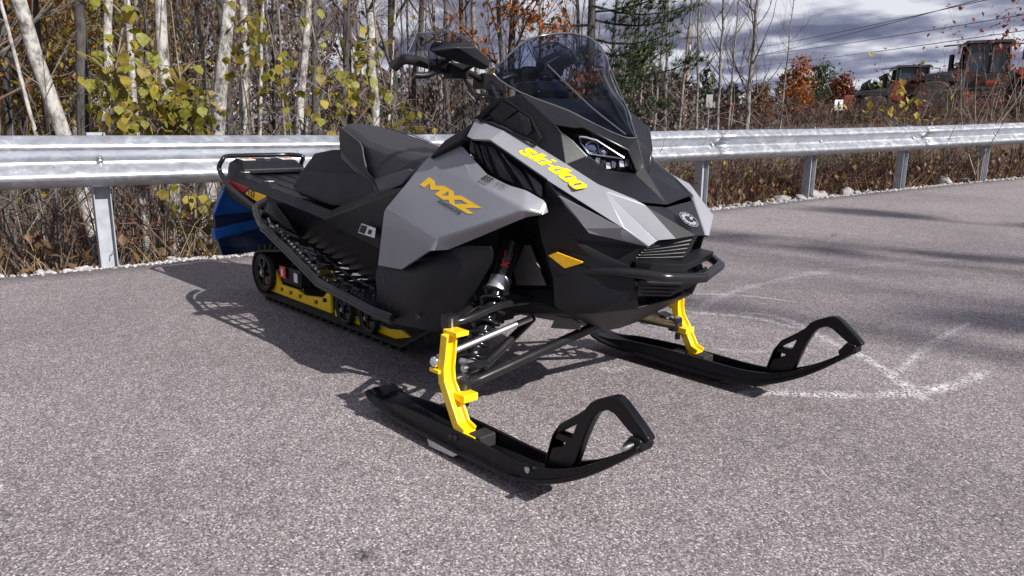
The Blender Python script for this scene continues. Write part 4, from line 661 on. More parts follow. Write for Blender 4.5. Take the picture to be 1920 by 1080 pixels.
# ---------------------------------------------------------------- setting: asphalt, verge, terrain
def struct(o,kind='structure'): o['kind']=kind; return o
def gz(y):
    if y<=0: return 0
    return .0014*y*y if y<14 else .0014*196+.18*(1-math.exp(-(y-14)*.218))
RAIL=smoothpath([V3((-4.55,-6.2,0)),V3((-4.0,-2.40,0)),V3((-3.755,-.5,0)),V3((-3.53,1.40,.003)),V3((-3.28,3.30,.02)),V3((-3.02,5.2,.05)),V3((-2.745,7.12,.075)),V3((-2.38,9.03,.115)),V3((-1.93,10.93,.167)),V3((-1.35,12.8,.23)),V3((-.65,14.6,.29)),V3((.15,16.4,.35)),V3((2.6,20.5,.45))],8)
def railx(y):
    for a,b in zip(RAIL,RAIL[1:]):
        if a.y<=y<=b.y: return a.x+(b.x-a.x)*(y-a.y)/(b.y-a.y)
    return RAIL[0].x-.14*(RAIL[0].y-y) if y<RAIL[0].y else RAIL[-1].x+.6*(y-RAIL[-1].y)
ys=[-60,-40,-25,-15,-10,-6.2]+[-5+.5*i for i in range(40)]+[15.2,17,19,20.5,25,35,50,80]
m=MB(); nx=[0,.02,.3,1,2,3,4,6,9,14,25,45,80]
for y in ys:
    e=railx(y)+.10+.035*noise.noise((y*1.7,0,5))
    for k,d in enumerate(nx): m.v.append((e+d,y,gz(y)-(.03 if k==0 else 0)))
w=len(nx); m.f=[(j*w+i,j*w+i+1,(j+1)*w+i+1,(j+1)*w+i) for j in range(len(ys)-1) for i in range(w-1)]
def asphalt_mat():
    m=bpy.data.materials.new('asphalt'); m.use_nodes=True; t=m.node_tree; b=t.nodes['Principled BSDF']; nn=t.nodes.new; lk=t.links.new
    tc=nn('ShaderNodeTexCoord'); 
    vo=nn('ShaderNodeTexVoronoi'); vo.inputs['Scale'].default_value=240; vo.inputs['Randomness'].default_value=1; lk(tc.outputs['Object'],vo.inputs['Vector'])
    sp_=nn('ShaderNodeSeparateColor'); lk(vo.outputs['Color'],sp_.inputs[0])
    rp=nn('ShaderNodeValToRGB'); cr=rp.color_ramp; lk(sp_.outputs[0],rp.inputs[0])
    cr.elements[0].position=0; cr.elements[0].color=(.075,.067,.073,1); cr.elements[1].position=1; cr.elements[1].color=(.55,.51,.51,1)
    for p,c in ((.22,(.125,.109,.115)),(.5,(.195,.172,.180)),(.72,(.25,.220,.228)),(.82,(.30,.25,.24)),(.92,(.38,.345,.35))):
        e=cr.elements.new(p); e.color=(*c,1)
    v2=nn('ShaderNodeTexVoronoi'); v2.inputs['Scale'].default_value=380; lk(tc.outputs['Object'],v2.inputs['Vector'])
    s2=nn('ShaderNodeSeparateColor'); lk(v2.outputs['Color'],s2.inputs[0]); r2=nn('ShaderNodeMapRange'); r2.inputs[3].default_value=.72; r2.inputs[4].default_value=1.28; lk(s2.outputs[1],r2.inputs[0])
    n1=nn('ShaderNodeTexNoise'); n1.inputs['Scale'].default_value=.55; n1.inputs['Detail'].default_value=6; n1.inputs['Roughness'].default_value=.6; lk(tc.outputs['Object'],n1.inputs['Vector'])
    r1=nn('ShaderNodeMapRange'); r1.inputs[1].default_value=.3; r1.inputs[2].default_value=.7; r1.inputs[3].default_value=.80; r1.inputs[4].default_value=1.17; lk(n1.outputs[0],r1.inputs[0])
    n3=nn('ShaderNodeTexNoise'); n3.inputs['Scale'].default_value=14; n3.inputs['Detail'].default_value=3; lk(tc.outputs['Object'],n3.inputs['Vector'])
    r3=nn('ShaderNodeMapRange'); r3.inputs[1].default_value=.3; r3.inputs[2].default_value=.7; r3.inputs[3].default_value=.9; r3.inputs[4].default_value=1.1; lk(n3.outputs[0],r3.inputs[0])
    mu=nn('ShaderNodeMath'); mu.operation='MULTIPLY'; lk(r1.outputs[0],mu.inputs[0]); lk(r2.outputs[0],mu.inputs[1])
    mu2=nn('ShaderNodeMath'); mu2.operation='MULTIPLY'; lk(mu.outputs[0],mu2.inputs[0]); lk(r3.outputs[0],mu2.inputs[1])
    # a few small oil spots
    v4=nn('ShaderNodeTexVoronoi'); v4.inputs['Scale'].default_value=1.1; lk(tc.outputs['Object'],v4.inputs['Vector']); r4=nn('ShaderNodeMapRange'); r4.inputs[1].default_value=.02; r4.inputs[2].default_value=.06; r4.inputs[3].default_value=.62; r4.inputs[4].default_value=1; lk(v4.outputs['Distance'],r4.inputs[0])
    mu3=nn('ShaderNodeMath'); mu3.operation='MULTIPLY'; lk(mu2.outputs[0],mu3.inputs[0]); lk(r4.outputs[0],mu3.inputs[1])
    mx=nn('ShaderNodeVectorMath'); mx.operation='SCALE'; lk(rp.outputs[0],mx.inputs[0]); lk(mu3.outputs[0],mx.inputs['Scale']); lk(mx.outputs[0],b.inputs['Base Color'])
    b.inputs['Roughness'].default_value=.82; b.inputs['Specular IOR Level'].default_value=.35
    bp=nn('ShaderNodeBump'); bp.inputs['Strength'].default_value=.55; bp.inputs['Distance'].default_value=.003; ad=nn('ShaderNodeMath'); ad.operation='ADD'; lk(vo.outputs['Distance'],ad.inputs[0]); lk(s2.outputs[0],ad.inputs[1]); ad2=nn('ShaderNodeMath'); ad2.operation='MULTIPLY'; ad2.inputs[1].default_value=-.5; lk(ad.outputs[0],ad2.inputs[0]); lk(ad2.outputs[0],bp.inputs['Height']); lk(bp.outputs[0],b.inputs['Normal'])
    return m
asph=struct(m.build('asphalt',asphalt_mat(),smooth=60))
# chalk marks rubbed on the asphalt
def chalk_mat():
    m=bpy.data.materials.new('chalk'); m.use_nodes=True; t=m.node_tree; b=t.nodes['Principled BSDF']; nn=t.nodes.new; lk=t.links.new
    b.inputs['Base Color'].default_value=(.72,.70,.72,1); b.inputs['Roughness'].default_value=.95
    tc=nn('ShaderNodeTexCoord'); v=nn('ShaderNodeTexVoronoi'); v.inputs['Scale'].default_value=150; lk(tc.outputs['Object'],v.inputs['Vector']); s=nn('ShaderNodeSeparateColor'); lk(v.outputs['Color'],s.inputs[0])
    n=nn('ShaderNodeTexNoise'); n.inputs['Scale'].default_value=22; n.inputs['Detail'].default_value=5; lk(tc.outputs['Object'],n.inputs['Vector'])
    ma=nn('ShaderNodeMath'); ma.operation='MULTIPLY'; lk(s.outputs[0],ma.inputs[0]); lk(n.outputs[0],ma.inputs[1]); r=nn('ShaderNodeMapRange'); r.inputs[1].default_value=.13; r.inputs[2].default_value=.36; lk(ma.outputs[0],r.inputs[0])
    at=nn('ShaderNodeAttribute'); at.attribute_name='edge'; m2=nn('ShaderNodeMath'); m2.operation='MULTIPLY'; lk(r.outputs[0],m2.inputs[0]); lk(at.outputs['Fac'],m2.inputs[1]); lk(m2.outputs[0],b.inputs['Alpha'])
    return m
CH=chalk_mat()
for pts,w,st in CHALK:
    P=smoothpath([V3((x,y,gz(y)+.004)) for x,y in pts],6); m=MB(); al=[]
    for i,p in enumerate(P):
        t=(P[min(i+1,len(P)-1)]-P[max(i-1,0)]).normalized(); q=V3((-t.y,t.x,0)); ww=w*1.35*(1+.35*noise.noise((i*.35,w*90,0)))
        for k in (-1.5,-.7,0,.7,1.5): m.v.append(tuple(p+q*ww*k)); al.append({1.5:0,.7:.6,0:1}[abs(k)]*st*(.75+.5*noise.noise((i*.5,w*300,7)))*min(1,i/2,(len(P)-1-i)/2))
    m.f=[(i*5+k,i*5+k+1,i*5+6+k,i*5+5+k) for i in range(len(P)-1) for k in range(4)]
    o=m.build('chalk_line',CH,asph); a=o.data.attributes.new('edge','FLOAT','POINT'); a.data.foreach_set('value',al)
# dark oil stain and loose grit
m=MB(); al=[]; n=22
cx_,cy_=OIL; m.v.append((cx_,cy_,.004)); al.append(.75)
for i in range(n):
    q=2*PI*i/n; r=.035*(1+.35*noise.noise((math.cos(q)*1.5,math.sin(q)*1.5,2))); m.v.append((cx_+r*1.5*math.cos(q),cy_+r*.8*math.sin(q),.004)); al.append(0)
m.f=[(0,1+i,1+(i+1)%n) for i in range(n)]
OM=CH.copy(); OM.name='oil_stain'; OM.node_tree.nodes['Principled BSDF'].inputs['Base Color'].default_value=(.02,.018,.018,1)
o=m.build('oil_stain',OM,asph); a=o.data.attributes.new('edge','FLOAT','POINT'); a.data.foreach_set('value',al)
# terrain sheet: a ditch behind the rail, then level ground, with a bank on the right
LM=[]
def tz(x,y):
    d=railx(max(-60,min(y,60)))+.10-x
    base=gz(min(max(y,0),60))
    z=base-.035
    if d>0:
        z-=.55*(1-math.exp(-max(0,d-.25)*.9)) 
        z+=min(1.2,.012*max(0,d-6)) + .10*noise.noise((x*.5,y*.5,0))*min(1,d)
    else: z-=.06
    r=math.hypot(x,y)
    if r>40: z=z*max(.0,1-(r-40)/60)+(-.2)*min(1,(r-40)/60)
    for cx_,cy_,s,h in LM: z+=h*math.exp(-((x-cx_)**2+(y-cy_)**2)/(2*s*s))*(1 if d>1 else max(0,d))
    return z
for _ in range(3):      # raise two banks until they carry the loaders
    tg=[]
    for k_,(nm_,h_,s_) in enumerate((('ldr',1.40,6.5),('ldr2',1.25,8.5))):
        x_,y_,_z=SPOT[nm_]; d_=h_-tz(x_,y_); old=LM[k_][3] if k_<len(LM) else 0; tg.append((x_,y_,s_,old+d_))
    LM[:]=tg
m=MB()
xs=[-700,-400,-220,-120,-80,-60,-48,-40,-34,-29,-25,-22,-19,-17,-15,-13,-11.5,-10,-9,-8,-7.2,-6.5,-5.9,-5.4,-5,-4.7,-4.4,-4.2,-4,-3.8,-3.6,-3.4,-3.2,-3,-2.8,-2.6,-2.3,-2,-1.6,-1.2,-.8,-.4,0,.5,1,2,4,8,15,30,60,120,300,700]
yg=[-700,-300,-120,-60,-40,-25,-16,-10,-7,-5]+[-4+.6*i for i in range(40)]+[21,23,25,27,29,31,33,35,37,40,43,46,50,55,60,70,85,110,150,220,400,700]
for y in yg:
    for x in xs: m.v.append((x,y,tz(x,y)))
w=len(xs); m.f=[(j*w+i,j*w+i+1,(j+1)*w+i+1,(j+1)*w+i) for j in range(len(yg)-1) for i in range(w-1)]
M['soil']=mat('leaf_litter_ground',(.045,.030,.020),.95,0,0,9,.9,60,col2=(.12,.085,.055),detail=8)
terrain=struct(m.build('terrain',M['soil'],smooth=60))
# gravel verge along the asphalt edge
M['gravel']=mat('gravel',(.20,.19,.19),.85,0,0,37,.3,120,col2=(.52,.50,.49),detail=2)
M['rock']=mat('grey_rock',(.13,.125,.13),.85,0,0,9,.8,40,col2=(.36,.34,.33),detail=6)
def stone(rnd,r,fl=.7):
    bm=bmesh.new(); bmesh.ops.create_icosphere(bm,subdivisions=1,radius=1); s=rnd.random()*50; R=Matrix.Rotation(rnd.random()*6.28,3,'Z')@Matrix.Rotation(rnd.uniform(-.5,.5),3,'X'); sx,sy=rnd.uniform(.75,1.3),rnd.uniform(.75,1.2)
    v=[]
    for q in bm.verts:
        k=1+.55*noise.noise(q.co*1.3+V3((s,s,s))); v.append(R@V3((q.co.x*sx*k*r,q.co.y*sy*k*r,q.co.z*fl*k*r)))
    f=[tuple(p.index for p in g.verts) for g in bm.faces]; bm.free(); return v,f
rnd=random.Random(7); gm=MB(); lib=[stone(rnd,1) for _ in range(12)]
for i in range(5200):
    y=rnd.uniform(-2.6,14.5); e=railx(y)+.10; d=abs(rnd.gauss(0,.16))-.07; x=e-d; r=rnd.choice((.008,.011,.014,.02,.026)) if rnd.random()<.95 else .04
    v,f=rnd.choice(lib); z=max(tz(x,y),gz(y)-.03 if d<.05 else -9)
    if d<0: z=gz(y); r*=.6
    c,s=math.cos(i),math.sin(i); gm.add([(x+(p.x*c-p.y*s)*r,y+(p.x*s+p.y*c)*r,z+p.z*r+r*.3) for p in v],f)
struct(gm.build('gravel',M['gravel'],recalc=False),'stuff')
for k,(x,y,r,lb) in enumerate(ROCKS):
    v,f=stone(rnd,r,.72); m=MB(); m.add(v,f); me=m.mesh('rock'); o=link('rock',me,None,M['rock']); o.location=(x,y,tz(x,y)+r*.28); tag(o,lb,'rock','rocks at the asphalt edge')
    md=o.modifiers.new('b','BEVEL'); md.width=r*.12; md.segments=2
# ---------------------------------------------------------------- guardrail
def galv():
    m=bpy.data.materials.new('galvanised_steel'); m.use_nodes=True; t=m.node_tree; b=t.nodes['Principled BSDF']; nn=t.nodes.new; lk=t.links.new
    tc=nn('ShaderNodeTexCoord'); mp=nn('ShaderNodeMapping'); mp.inputs['Scale'].default_value=(1,1,1.6); lk(tc.outputs['Object'],mp.inputs[0])
    v=nn('ShaderNodeTexVoronoi'); v.inputs['Scale'].default_value=26; lk(mp.outputs[0],v.inputs['Vector']); s=nn('ShaderNodeSeparateColor'); lk(v.outputs['Color'],s.inputs[0])
    n=nn('ShaderNodeTexNoise'); n.inputs['Scale'].default_value=11; n.inputs['Detail'].default_value=8; n.inputs['Roughness'].default_value=.68; lk(mp.outputs[0],n.inputs['Vector'])
    ma=nn('ShaderNodeMath'); ma.operation='MULTIPLY_ADD'; ma.inputs[1].default_value=.10; lk(s.outputs[0],ma.inputs[0]); lk(n.outputs[0],ma.inputs[2])
    r=nn('ShaderNodeValToRGB'); r.color_ramp.elements[0].position=.36; r.color_ramp.elements[0].color=(.36,.375,.41,1); r.color_ramp.elements[1].position=.80; r.color_ramp.elements[1].color=(.72,.74,.77,1); e=r.color_ramp.elements.new(.58); e.color=(.45,.47,.51,1); lk(ma.outputs[0],r.inputs[0]); lk(r.outputs[0],b.inputs['Base Color'])
    b.inputs['Metallic'].default_value=.72
    mr=nn('ShaderNodeMapRange'); mr.inputs[1].default_value=.3; mr.inputs[2].default_value=.8; mr.inputs[3].default_value=.34; mr.inputs[4].default_value=.55; lk(n.outputs[0],mr.inputs[0]); lk(mr.outputs[0],b.inputs['Roughness'])
    bp=nn('ShaderNodeBump'); bp.inputs['Strength'].default_value=.06; bp.inputs['Distance'].default_value=.004; lk(n.outputs[0],bp.inputs['Height']); lk(bp.outputs[0],b.inputs['Normal'])
    return m
M['galv']=galv(); M['galvp']=mat('galvanised_post',(.36,.38,.42),.5,.25,.12,18,.1,60)
rail=root('guardrail',(-3.755,-.5,0),'long galvanised steel guardrail on posts along the asphalt edge','guardrail')
prof=[(0,.312),(.012,.311),(.022,.305),(.070,.266),(.080,.256),(.083,.245),(.080,.234),(.070,.224),(.024,.185),(.008,.172),(0,.160),(0,.152),(.008,.140),(.024,.127),(.070,.088),(.080,.078),(.083,.067),(.080,.056),(.070,.046),(.022,.007),(.012,.001),(0,0)]
def rpos(y):
    y=max(RAIL[0].y+.001,min(y,RAIL[-1].y-.001))
    for a,b in zip(RAIL,RAIL[1:]):
        if a.y<=y<=b.y:
            k=(y-a.y)/(b.y-a.y); p=a.lerp(b,k); t=(b-a).normalized(); return p,V3((t.y,-t.x,0)).normalized(),t
    return RAIL[-1],V3((.9,-.4,0)),V3((.4,.9,0))
RH=.515
joints=[-6.2,-2.40+.3,1.40+.3,5.2+.06,9.03+.2,12.8,16.4,20.4]
for k,(ya,yb) in enumerate(zip(joints,joints[1:])):
    n=max(8,int((yb-ya)/.22)); secs=[]
    for i in range(n+1):
        y=ya+(yb-ya+.16)*i/n; p,nr,t=rpos(min(y,20.45)); off=.075+(.004 if i<2 else 0)-(.003 if i>n-2 else 0)
        secs.append([tuple(p+nr*(off+a)+V3((0,0,RH+b))) for a,b in prof])
    MB().loft(secs,closed=False,caps=False).build('rail_beam',M['galv'],rail,smooth=60,solid=.0035)
    for i in range(8):   # splice bolts
        p,nr,t=rpos(ya+.05+.10*(i%2)) ; zb=[.285,.205,.105,.03][i//2]; da=[.047,.045,.047,.04][i//2]
        if -3<ya<14:
            q=p+nr*(.075+da+.004)+V3((0,0,RH+zb)); m=MB().lathe([(.014,-.003),(.014,.003),(.008,.008)],(0,0,0),'x',10); o=m.build('splice_bolt',M['steel'],rail,smooth=40); o.location=q; o.rotation_euler=(0,0,math.atan2(nr.y,nr.x)); o.matrix_parent_inverse=Matrix.Translation(-WLOC[rail.name])
posts=[-4.3,-2.40,-.5,1.40,3.30,5.2,7.12,9.03,10.93,12.8,14.6]
for y in posts:
    p,nr,t=rpos(y); a=math.atan2(nr.y,nr.x); R=Matrix.Rotation(a,3,'Z')
    z0=-.45; z1=.825+.02
    m=MB(); C2=[(-.055,-.05),(.055,-.05),(.055,-.044),(.006,-.044),(.006,.044),(.055,.044),(.055,.05),(-.055,.05),(-.055,.044),(-.0,.044),(-.0,-.044),(-.055,-.044)]
    m.loft([[tuple(p+R@V3((u-.04,v,0))+V3((0,0,z))) for u,v in C2] for z in (z0,z1)]); po=m.build('post',M['galvp'],rail,bevel=.001)
    m=MB(); m.loft([[tuple(p+R@V3((u,v,0))+V3((0,0,RH+z))) for u,v in [(.016,-.045),(.072,-.045),(.072,-.040),(.021,-.040),(.021,.040),(.072,.040),(.072,.045),(.016,.045)]] for z in (.004,.308)]); m.build('blockout',M['galv'],po)
    q=p+nr*(.085)+V3((0,0,RH+.156)); m=MB().lathe([(.020,-.002),(.020,.004),(.012,.012),(.003,.015)],(0,0,0),'x',14); o=m.build('post_bolt',M['steel'],rail,smooth=50); o.location=q; o.rotation_euler=(0,0,a); o.matrix_parent_inverse=Matrix.Translation(-WLOC[rail.name])
# ---------------------------------------------------------------- vegetation
def bark(name,c1,c2,sc=(1,1,.35),scale=14,bump=.6):
    m=bpy.data.materials.new(name); m.use_nodes=True; t=m.node_tree; b=t.nodes['Principled BSDF']; nn=t.nodes.new; lk=t.links.new
    tc=nn('ShaderNodeTexCoord'); mp=nn('ShaderNodeMapping'); mp.inputs['Scale'].default_value=sc; lk(tc.outputs['Object'],mp.inputs[0])
    n=nn('ShaderNodeTexNoise'); n.inputs['Scale'].default_value=scale; n.inputs['Detail'].default_value=9; n.inputs['Roughness'].default_value=.7; lk(mp.outputs[0],n.inputs['Vector'])
    n2=nn('ShaderNodeTexNoise'); n2.inputs['Scale'].default_value=scale*.3; n2.inputs['Detail'].default_value=4; lk(tc.outputs['Object'],n2.inputs['Vector'])
    a=nn('ShaderNodeMath'); a.operation='MULTIPLY_ADD'; a.inputs[1].default_value=.6; lk(n2.outputs[0],a.inputs[0]); lk(n.outputs[0],a.inputs[2])
    r=nn('ShaderNodeValToRGB'); r.color_ramp.elements[0].position=.66; r.color_ramp.elements[0].color=(*c1,1); r.color_ramp.elements[1].position=.88; r.color_ramp.elements[1].color=(*c2,1); lk(a.outputs[0],r.inputs[0]); lk(r.outputs[0],b.inputs['Base Color'])
    b.inputs['Roughness'].default_value=.9; bp=nn('ShaderNodeBump'); bp.inputs['Strength'].default_value=bump; bp.inputs['Distance'].default_value=.012; lk(n.outputs[0],bp.inputs['Height']); lk(bp.outputs[0],b.inputs['Normal']); return m
def leafm(name,c1,c2,scale=4,tr=.35):
    m=mat(name,c1,.55,0,0,scale,.2,60,col2=c2,detail=3); t=m.node_tree; b=t.nodes['Principled BSDF']; o=[n for n in t.nodes if n.type=='OUTPUT_MATERIAL'][0]
    tl=t.nodes.new('ShaderNodeBsdfTranslucent'); mi=t.nodes.new('ShaderNodeMixShader'); mi.inputs[0].default_value=tr
    src=b.inputs['Base Color'].links[0].from_socket; t.links.new(src,tl.inputs[0]); t.links.new(b.outputs[0],mi.inputs[1]); t.links.new(tl.outputs[0],mi.inputs[2]); t.links.new(mi.outputs[0],o.inputs[0]); return m
M['pale']=bark('pale_bark',(.085,.078,.074),(.43,.41,.385),(1,1,.6),22,1.0); M['mid']=bark('grey_bark',(.05,.045,.042),(.23,.21,.195),(1,1,.6),20,.9); M['dark']=bark('dark_bark',(.018,.016,.016),(.075,.068,.064)); M['tan']=bark('tan_bark',(.10,.075,.06),(.24,.19,.155))
M['greytwig']=bark('grey_twig',(.04,.034,.031),(.155,.138,.125),(1,1,1),6,.2); M['browntwig']=bark('brown_twig',(.045,.028,.022),(.15,.095,.07),(1,1,1),5,.2); M['redtwig']=bark('red_twig',(.06,.025,.02),(.16,.07,.055),(1,1,1),5,.2); M['strawm']=bark('dry_grass',(.16,.12,.07),(.36,.28,.17),(1,1,1),6,.2)
M['leafg']=leafm('green_leaf',(.14,.155,.015),(.30,.27,.045)); M['leafy']=leafm('yellow_leaf',(.42,.31,.05),(.30,.25,.04)); M['leafo']=leafm('orange_leaf',(.22,.055,.008),(.36,.12,.02)); M['leafr']=leafm('red_leaf',(.12,.022,.016),(.21,.055,.03)); M['leafb']=leafm('brown_leaf',(.10,.055,.025),(.22,.13,.06)); M['leafol']=leafm('olive_leaf',(.12,.105,.02),(.34,.24,.035),1.5); M['pine']=leafm('pine_needles',(.022,.048,.022),(.075,.105,.03),2.5,.2); M['fargreen']=leafm('far_green',(.022,.036,.026),(.055,.065,.035),.35,.1); M['farbrown']=leafm('far_brown',(.055,.045,.045),(.12,.085,.07),.3,.1)
def wob(rnd,s): return V3((rnd.uniform(-s,s),rnd.uniform(-s,s),rnd.uniform(-s,s)))
def grow(mb,rnd,p,d,L_,r,depth,tips,sides=4,up=.12,split=3,spread=.75):
    n=4; P=[p]; R=[r]
    for i in range(n):
        d=(d+wob(rnd,.16)+V3((0,0,up))).normalized(); p=p+d*(L_/n); P.append(p); R.append(r*(1-.75*(i+1)/n))
    mb.tube(P,R,max(3,sides),caps=False)
    if depth<=0: tips.append((P[-1],d)); tips.append((P[2],d)); return
    for k in range(split):
        i=rnd.randint(1,n); q=P[i]; ax=V3((rnd.gauss(0,1),rnd.gauss(0,1),rnd.gauss(0,.6))); ax=(ax-d*ax.dot(d)); ax=ax.normalized() if ax.length>.01 else d.orthogonal()
        grow(mb,rnd,q,(d*(1-.3*spread)+ax*spread).normalized(),L_*rnd.uniform(.5,.75),max(R[i]*.75,.0025),depth-1,tips,sides-1,up,split,spread)
def treemesh(seed,base,top,H,r,first=.3,nb=12,depth=2,blen=.3,sides=9,up=.12,split=3,spread=.75,forks=1):
    """trunk and branch meshes through two points, carried on to height H"""
    rnd=random.Random(seed); b,t=V3(base),V3(top); d=(t-b).normalized(); T_=MB(); B_=MB(); tips=[]; n=14; P=[];R=[]
    for i in range(n+1):
        k=i/n; w=wob(rnd,r*.35) if 0<i else V3(); P.append(b+d*(H*k)+w+V3((0,0,0))); R.append(r*(1.25 if i==0 else 1)*(1-.72*k))
    T_.tube(P,R,sides,caps=True)
    for j in range(nb):
        k=first+(1-first)*(j+rnd.random())/nb; i=min(int(k*n),n-1); q=P[i].lerp(P[i+1],k*n-i); a=rnd.uniform(0,6.28); dd=V3((math.cos(a),math.sin(a),rnd.uniform(.35,1.1))).normalized()
        grow(B_,rnd,q,dd,H*blen*(1.15-k*.75)*rnd.uniform(.7,1.2),max(.004,R[i]*.42),depth,tips,5,up,split,spread)
    return T_,B_,tips
def leafquads(mb,rnd,tips,per,size,sp):
    for p,d in tips:
        for _ in range(per):
            c=p+V3((rnd.gauss(0,sp),rnd.gauss(0,sp),rnd.gauss(0,sp))); s=size*rnd.uniform(.6,1.3); R=Matrix.Rotation(rnd.uniform(0,6.28),3,'Z')@Matrix.Rotation(rnd.uniform(-1.3,1.3),3,'X')
            a,b,e,f=R@V3((0,-s*.5,0)),R@V3((s*.36,0,s*.1)),R@V3((0,s*.6,0)),R@V3((-s*.36,0,s*.1)); mb.add([c+a,c+b,c+e,c+f],[(0,1,2,3)])
def tree(name,seed,base,top,H,r,tm,bm_,label,group=None,leaves=None,**k):
    ro=root(name,base,label,'tree',group); T_,B_,tips=treemesh(seed,base,top,H,r,**k)
    T_.build('trunk',M[tm],ro,smooth=70,recalc=False); cr=B_.build('crown',M[bm_],ro,recalc=False)
    if leaves:
        lm,per,size,sp=leaves; L_=MB(); leafquads(L_,random.Random(seed+9),tips,per,size,sp); L_.build('foliage',M[lm],cr,recalc=False)
    return ro
for k,(p,q,r,tone,lb) in enumerate(TRUNKS):
    p,q=V3(p),V3(q); d=(q-p).normalized(); gx=p-d*((p.z-(tz(p.x,p.y)-.1))/d.z); H=(6.5 if r>.03 else 4.5)
    tree('woodland_tree',100+k,tuple(gx),tuple(q),H,r*1.05,tone,'greytwig' if tone!='dark' else 'browntwig',lb,'trunks behind the guardrail',first=.42 if r>.03 else .3,nb=9,depth=2,blen=.26)
# saplings with large leaves, each leaf its own part
lv=[]
for k in range(4):
    rnd=random.Random(k); m=MB(); out=[(0,0),(.30,.08),(.46,.30),(.44,.52),(.30,.74),(.12,.93),(0,1.06)]; L_=[V3((0,0,0)),V3((0,.35,-.03)),V3((0,.7,-.05)),V3((0,1.06,-.12-.1*k/3))]
    pts=[]; 
    for sx in (1,-1):
        ed=[V3((sx*(a*(1+rnd.uniform(-.12,.12))),b+rnd.uniform(-.03,.03),.10*a+.05*math.sin(b*7+k)-.12*b*b)) for a,b in out]
        m.add([L_[0],ed[1],ed[2],L_[1]],[(0,1,2,3)]); m.add([L_[1],ed[2],ed[3],ed[4],L_[2]],[(0,1,2,3,4)]); m.add([L_[2],ed[4],ed[5],L_[3]],[(0,1,2,3)])
    m.tube([(0,-.45,.04),(0,-.2,.05),(0,0,0)],.012,3)
    for mt in ('leafg','leafy','leafg','leafol'):
        me=m.mesh('leaf',smooth=60); me.materials.append(M[mt]); lv.append(me)
for si,(path,cls,n,lb) in enumerate(SAPLINGS):
    rnd=random.Random(40+si); P=smoothpath(path,4); g=V3(path[0]); P=[p for p in P]; P[0]=V3((g.x,g.y,tz(g.x,g.y)-.05)) if P[0].z>tz(g.x,g.y) else P[0]
    ro=root('leafy_sapling',tuple(P[0]),lb,'sapling','leafy saplings behind the guardrail'); R=[.012*(1-.8*i/len(P)) for i in range(len(P))]; sm=MB().tube(P,R,6)
    for j in range(int(n*2.1)):
        c,ry,rz=cls[j%len(cls)] if j%3 else rnd.choice(cls); p=V3(c)+V3((rnd.gauss(0,.12),max(-1.6,min(1.6,rnd.gauss(0,.62)))*ry,max(-1.6,min(1.6,rnd.gauss(0,.62)))*rz))
        st_=min(P,key=lambda q:(q-p).length+abs(q.z-(p.z-.12))); sm.tube(smoothpath([st_,st_.lerp(p,.5)+V3((0,0,.04)),p],2),[.004,.0035,.003,.0025,.002],3,caps=False)
        o=link('leaf',rnd.choice(lv),ro); s=rnd.uniform(.048,.112); R_=Matrix.Rotation(rnd.uniform(0,6.28),3,'Z')@Matrix.Rotation(rnd.gauss(-1.25,.5),3,'X')@Matrix.Rotation(rnd.uniform(-.6,.6),3,'Y')
        o.matrix_basis=Matrix.Translation(p)@R_.to_4x4()@Matrix.Scale(s,4)
    sm.build('stem',M['tan'],ro,smooth=60,recalc=False)
# shared bare trees for the crowd of the wood
CAMP=V3((1.505,-1.765,.91))
def dirpx(px):
    h=rad(-47.42)+math.atan((px-960)/1382); return V3((math.sin(h),math.cos(h),0))
var=[]
for k in range(6):
    T_,B_,tips=treemesh(300+k,(0,0,0),(.3*math.sin(k*2),.3*math.cos(k*3),6),8,.055+.012*(k%3),first=.18,nb=16,depth=2 if k%2 else 3,blen=.24,sides=7,up=.25 if k%2 else .14,split=3,spread=.6)
    a,b=T_.mesh('trunk',70,False),B_.mesh('crown',None,False); var.append((a,b))
def place(v,x,y,s,tm,bm_,label,group,name='bare_tree'):
    ro=root(name,(x,y,tz(x,y)-.1),label,'tree',group); ro.rotation_euler=(0,0,x*7.1); ro.scale=(s,s,s)
    for me,nm,mt in ((var[v][0],'trunk',tm),(var[v][1],'crown',bm_)):
        o=bpy.data.objects.new(nm,me); COL.objects.link(o); o.parent=ro
        if not me.materials: me.materials.append(M[mt])
        o.material_slots[0].link='OBJECT'; o.material_slots[0].material=M[mt]
rnd=random.Random(21); crowd=[]
ZONE=((95,'at the far left edge'),(205,'around the nearest post'),(330,'behind the leafy saplings'),(450,'above the rear bumper'),(600,'above the storage box'),(690,'behind the seat'),(790,'left of the handlebar'),(920,'behind the hand guard'),(1060,'behind the windshield'),(1180,'around the pine'),(9999,'right of the windshield'))
ORD=('leftmost','second','third','fourth','fifth','sixth','seventh','eighth')
for i in range(64):
    px=-60+i*20.5+rnd.uniform(-10,10); D=rnd.uniform(8.5,26)
    if 640<px<1260: D=rnd.uniform(11,34)
    q=CAMP+dirpx(px)*D
    if railx(min(q.y,60))-q.x<2.6: q=CAMP+dirpx(px)*(D+9)
    pale=rnd.random()<.45
    crowd.append((px,pale,next(z for a,z in ZONE if px<a),rnd.randrange(6),q.x,q.y,rnd.uniform(.55,1.05)))
crowd.sort(); seen={}
for px,pale,zn,v,x,y,s in crowd:
    k=seen.get((pale,zn),0); seen[(pale,zn)]=k+1; tone='grey' if pale else 'dark'
    place(v,x,y,s,'mid' if pale else 'dark','greytwig' if pale else 'browntwig',f'{ORD[min(k,7)]} from the left of the thin {tone} trees {zn}','crowd of thin pale trees' if pale else 'crowd of thin dark trees')
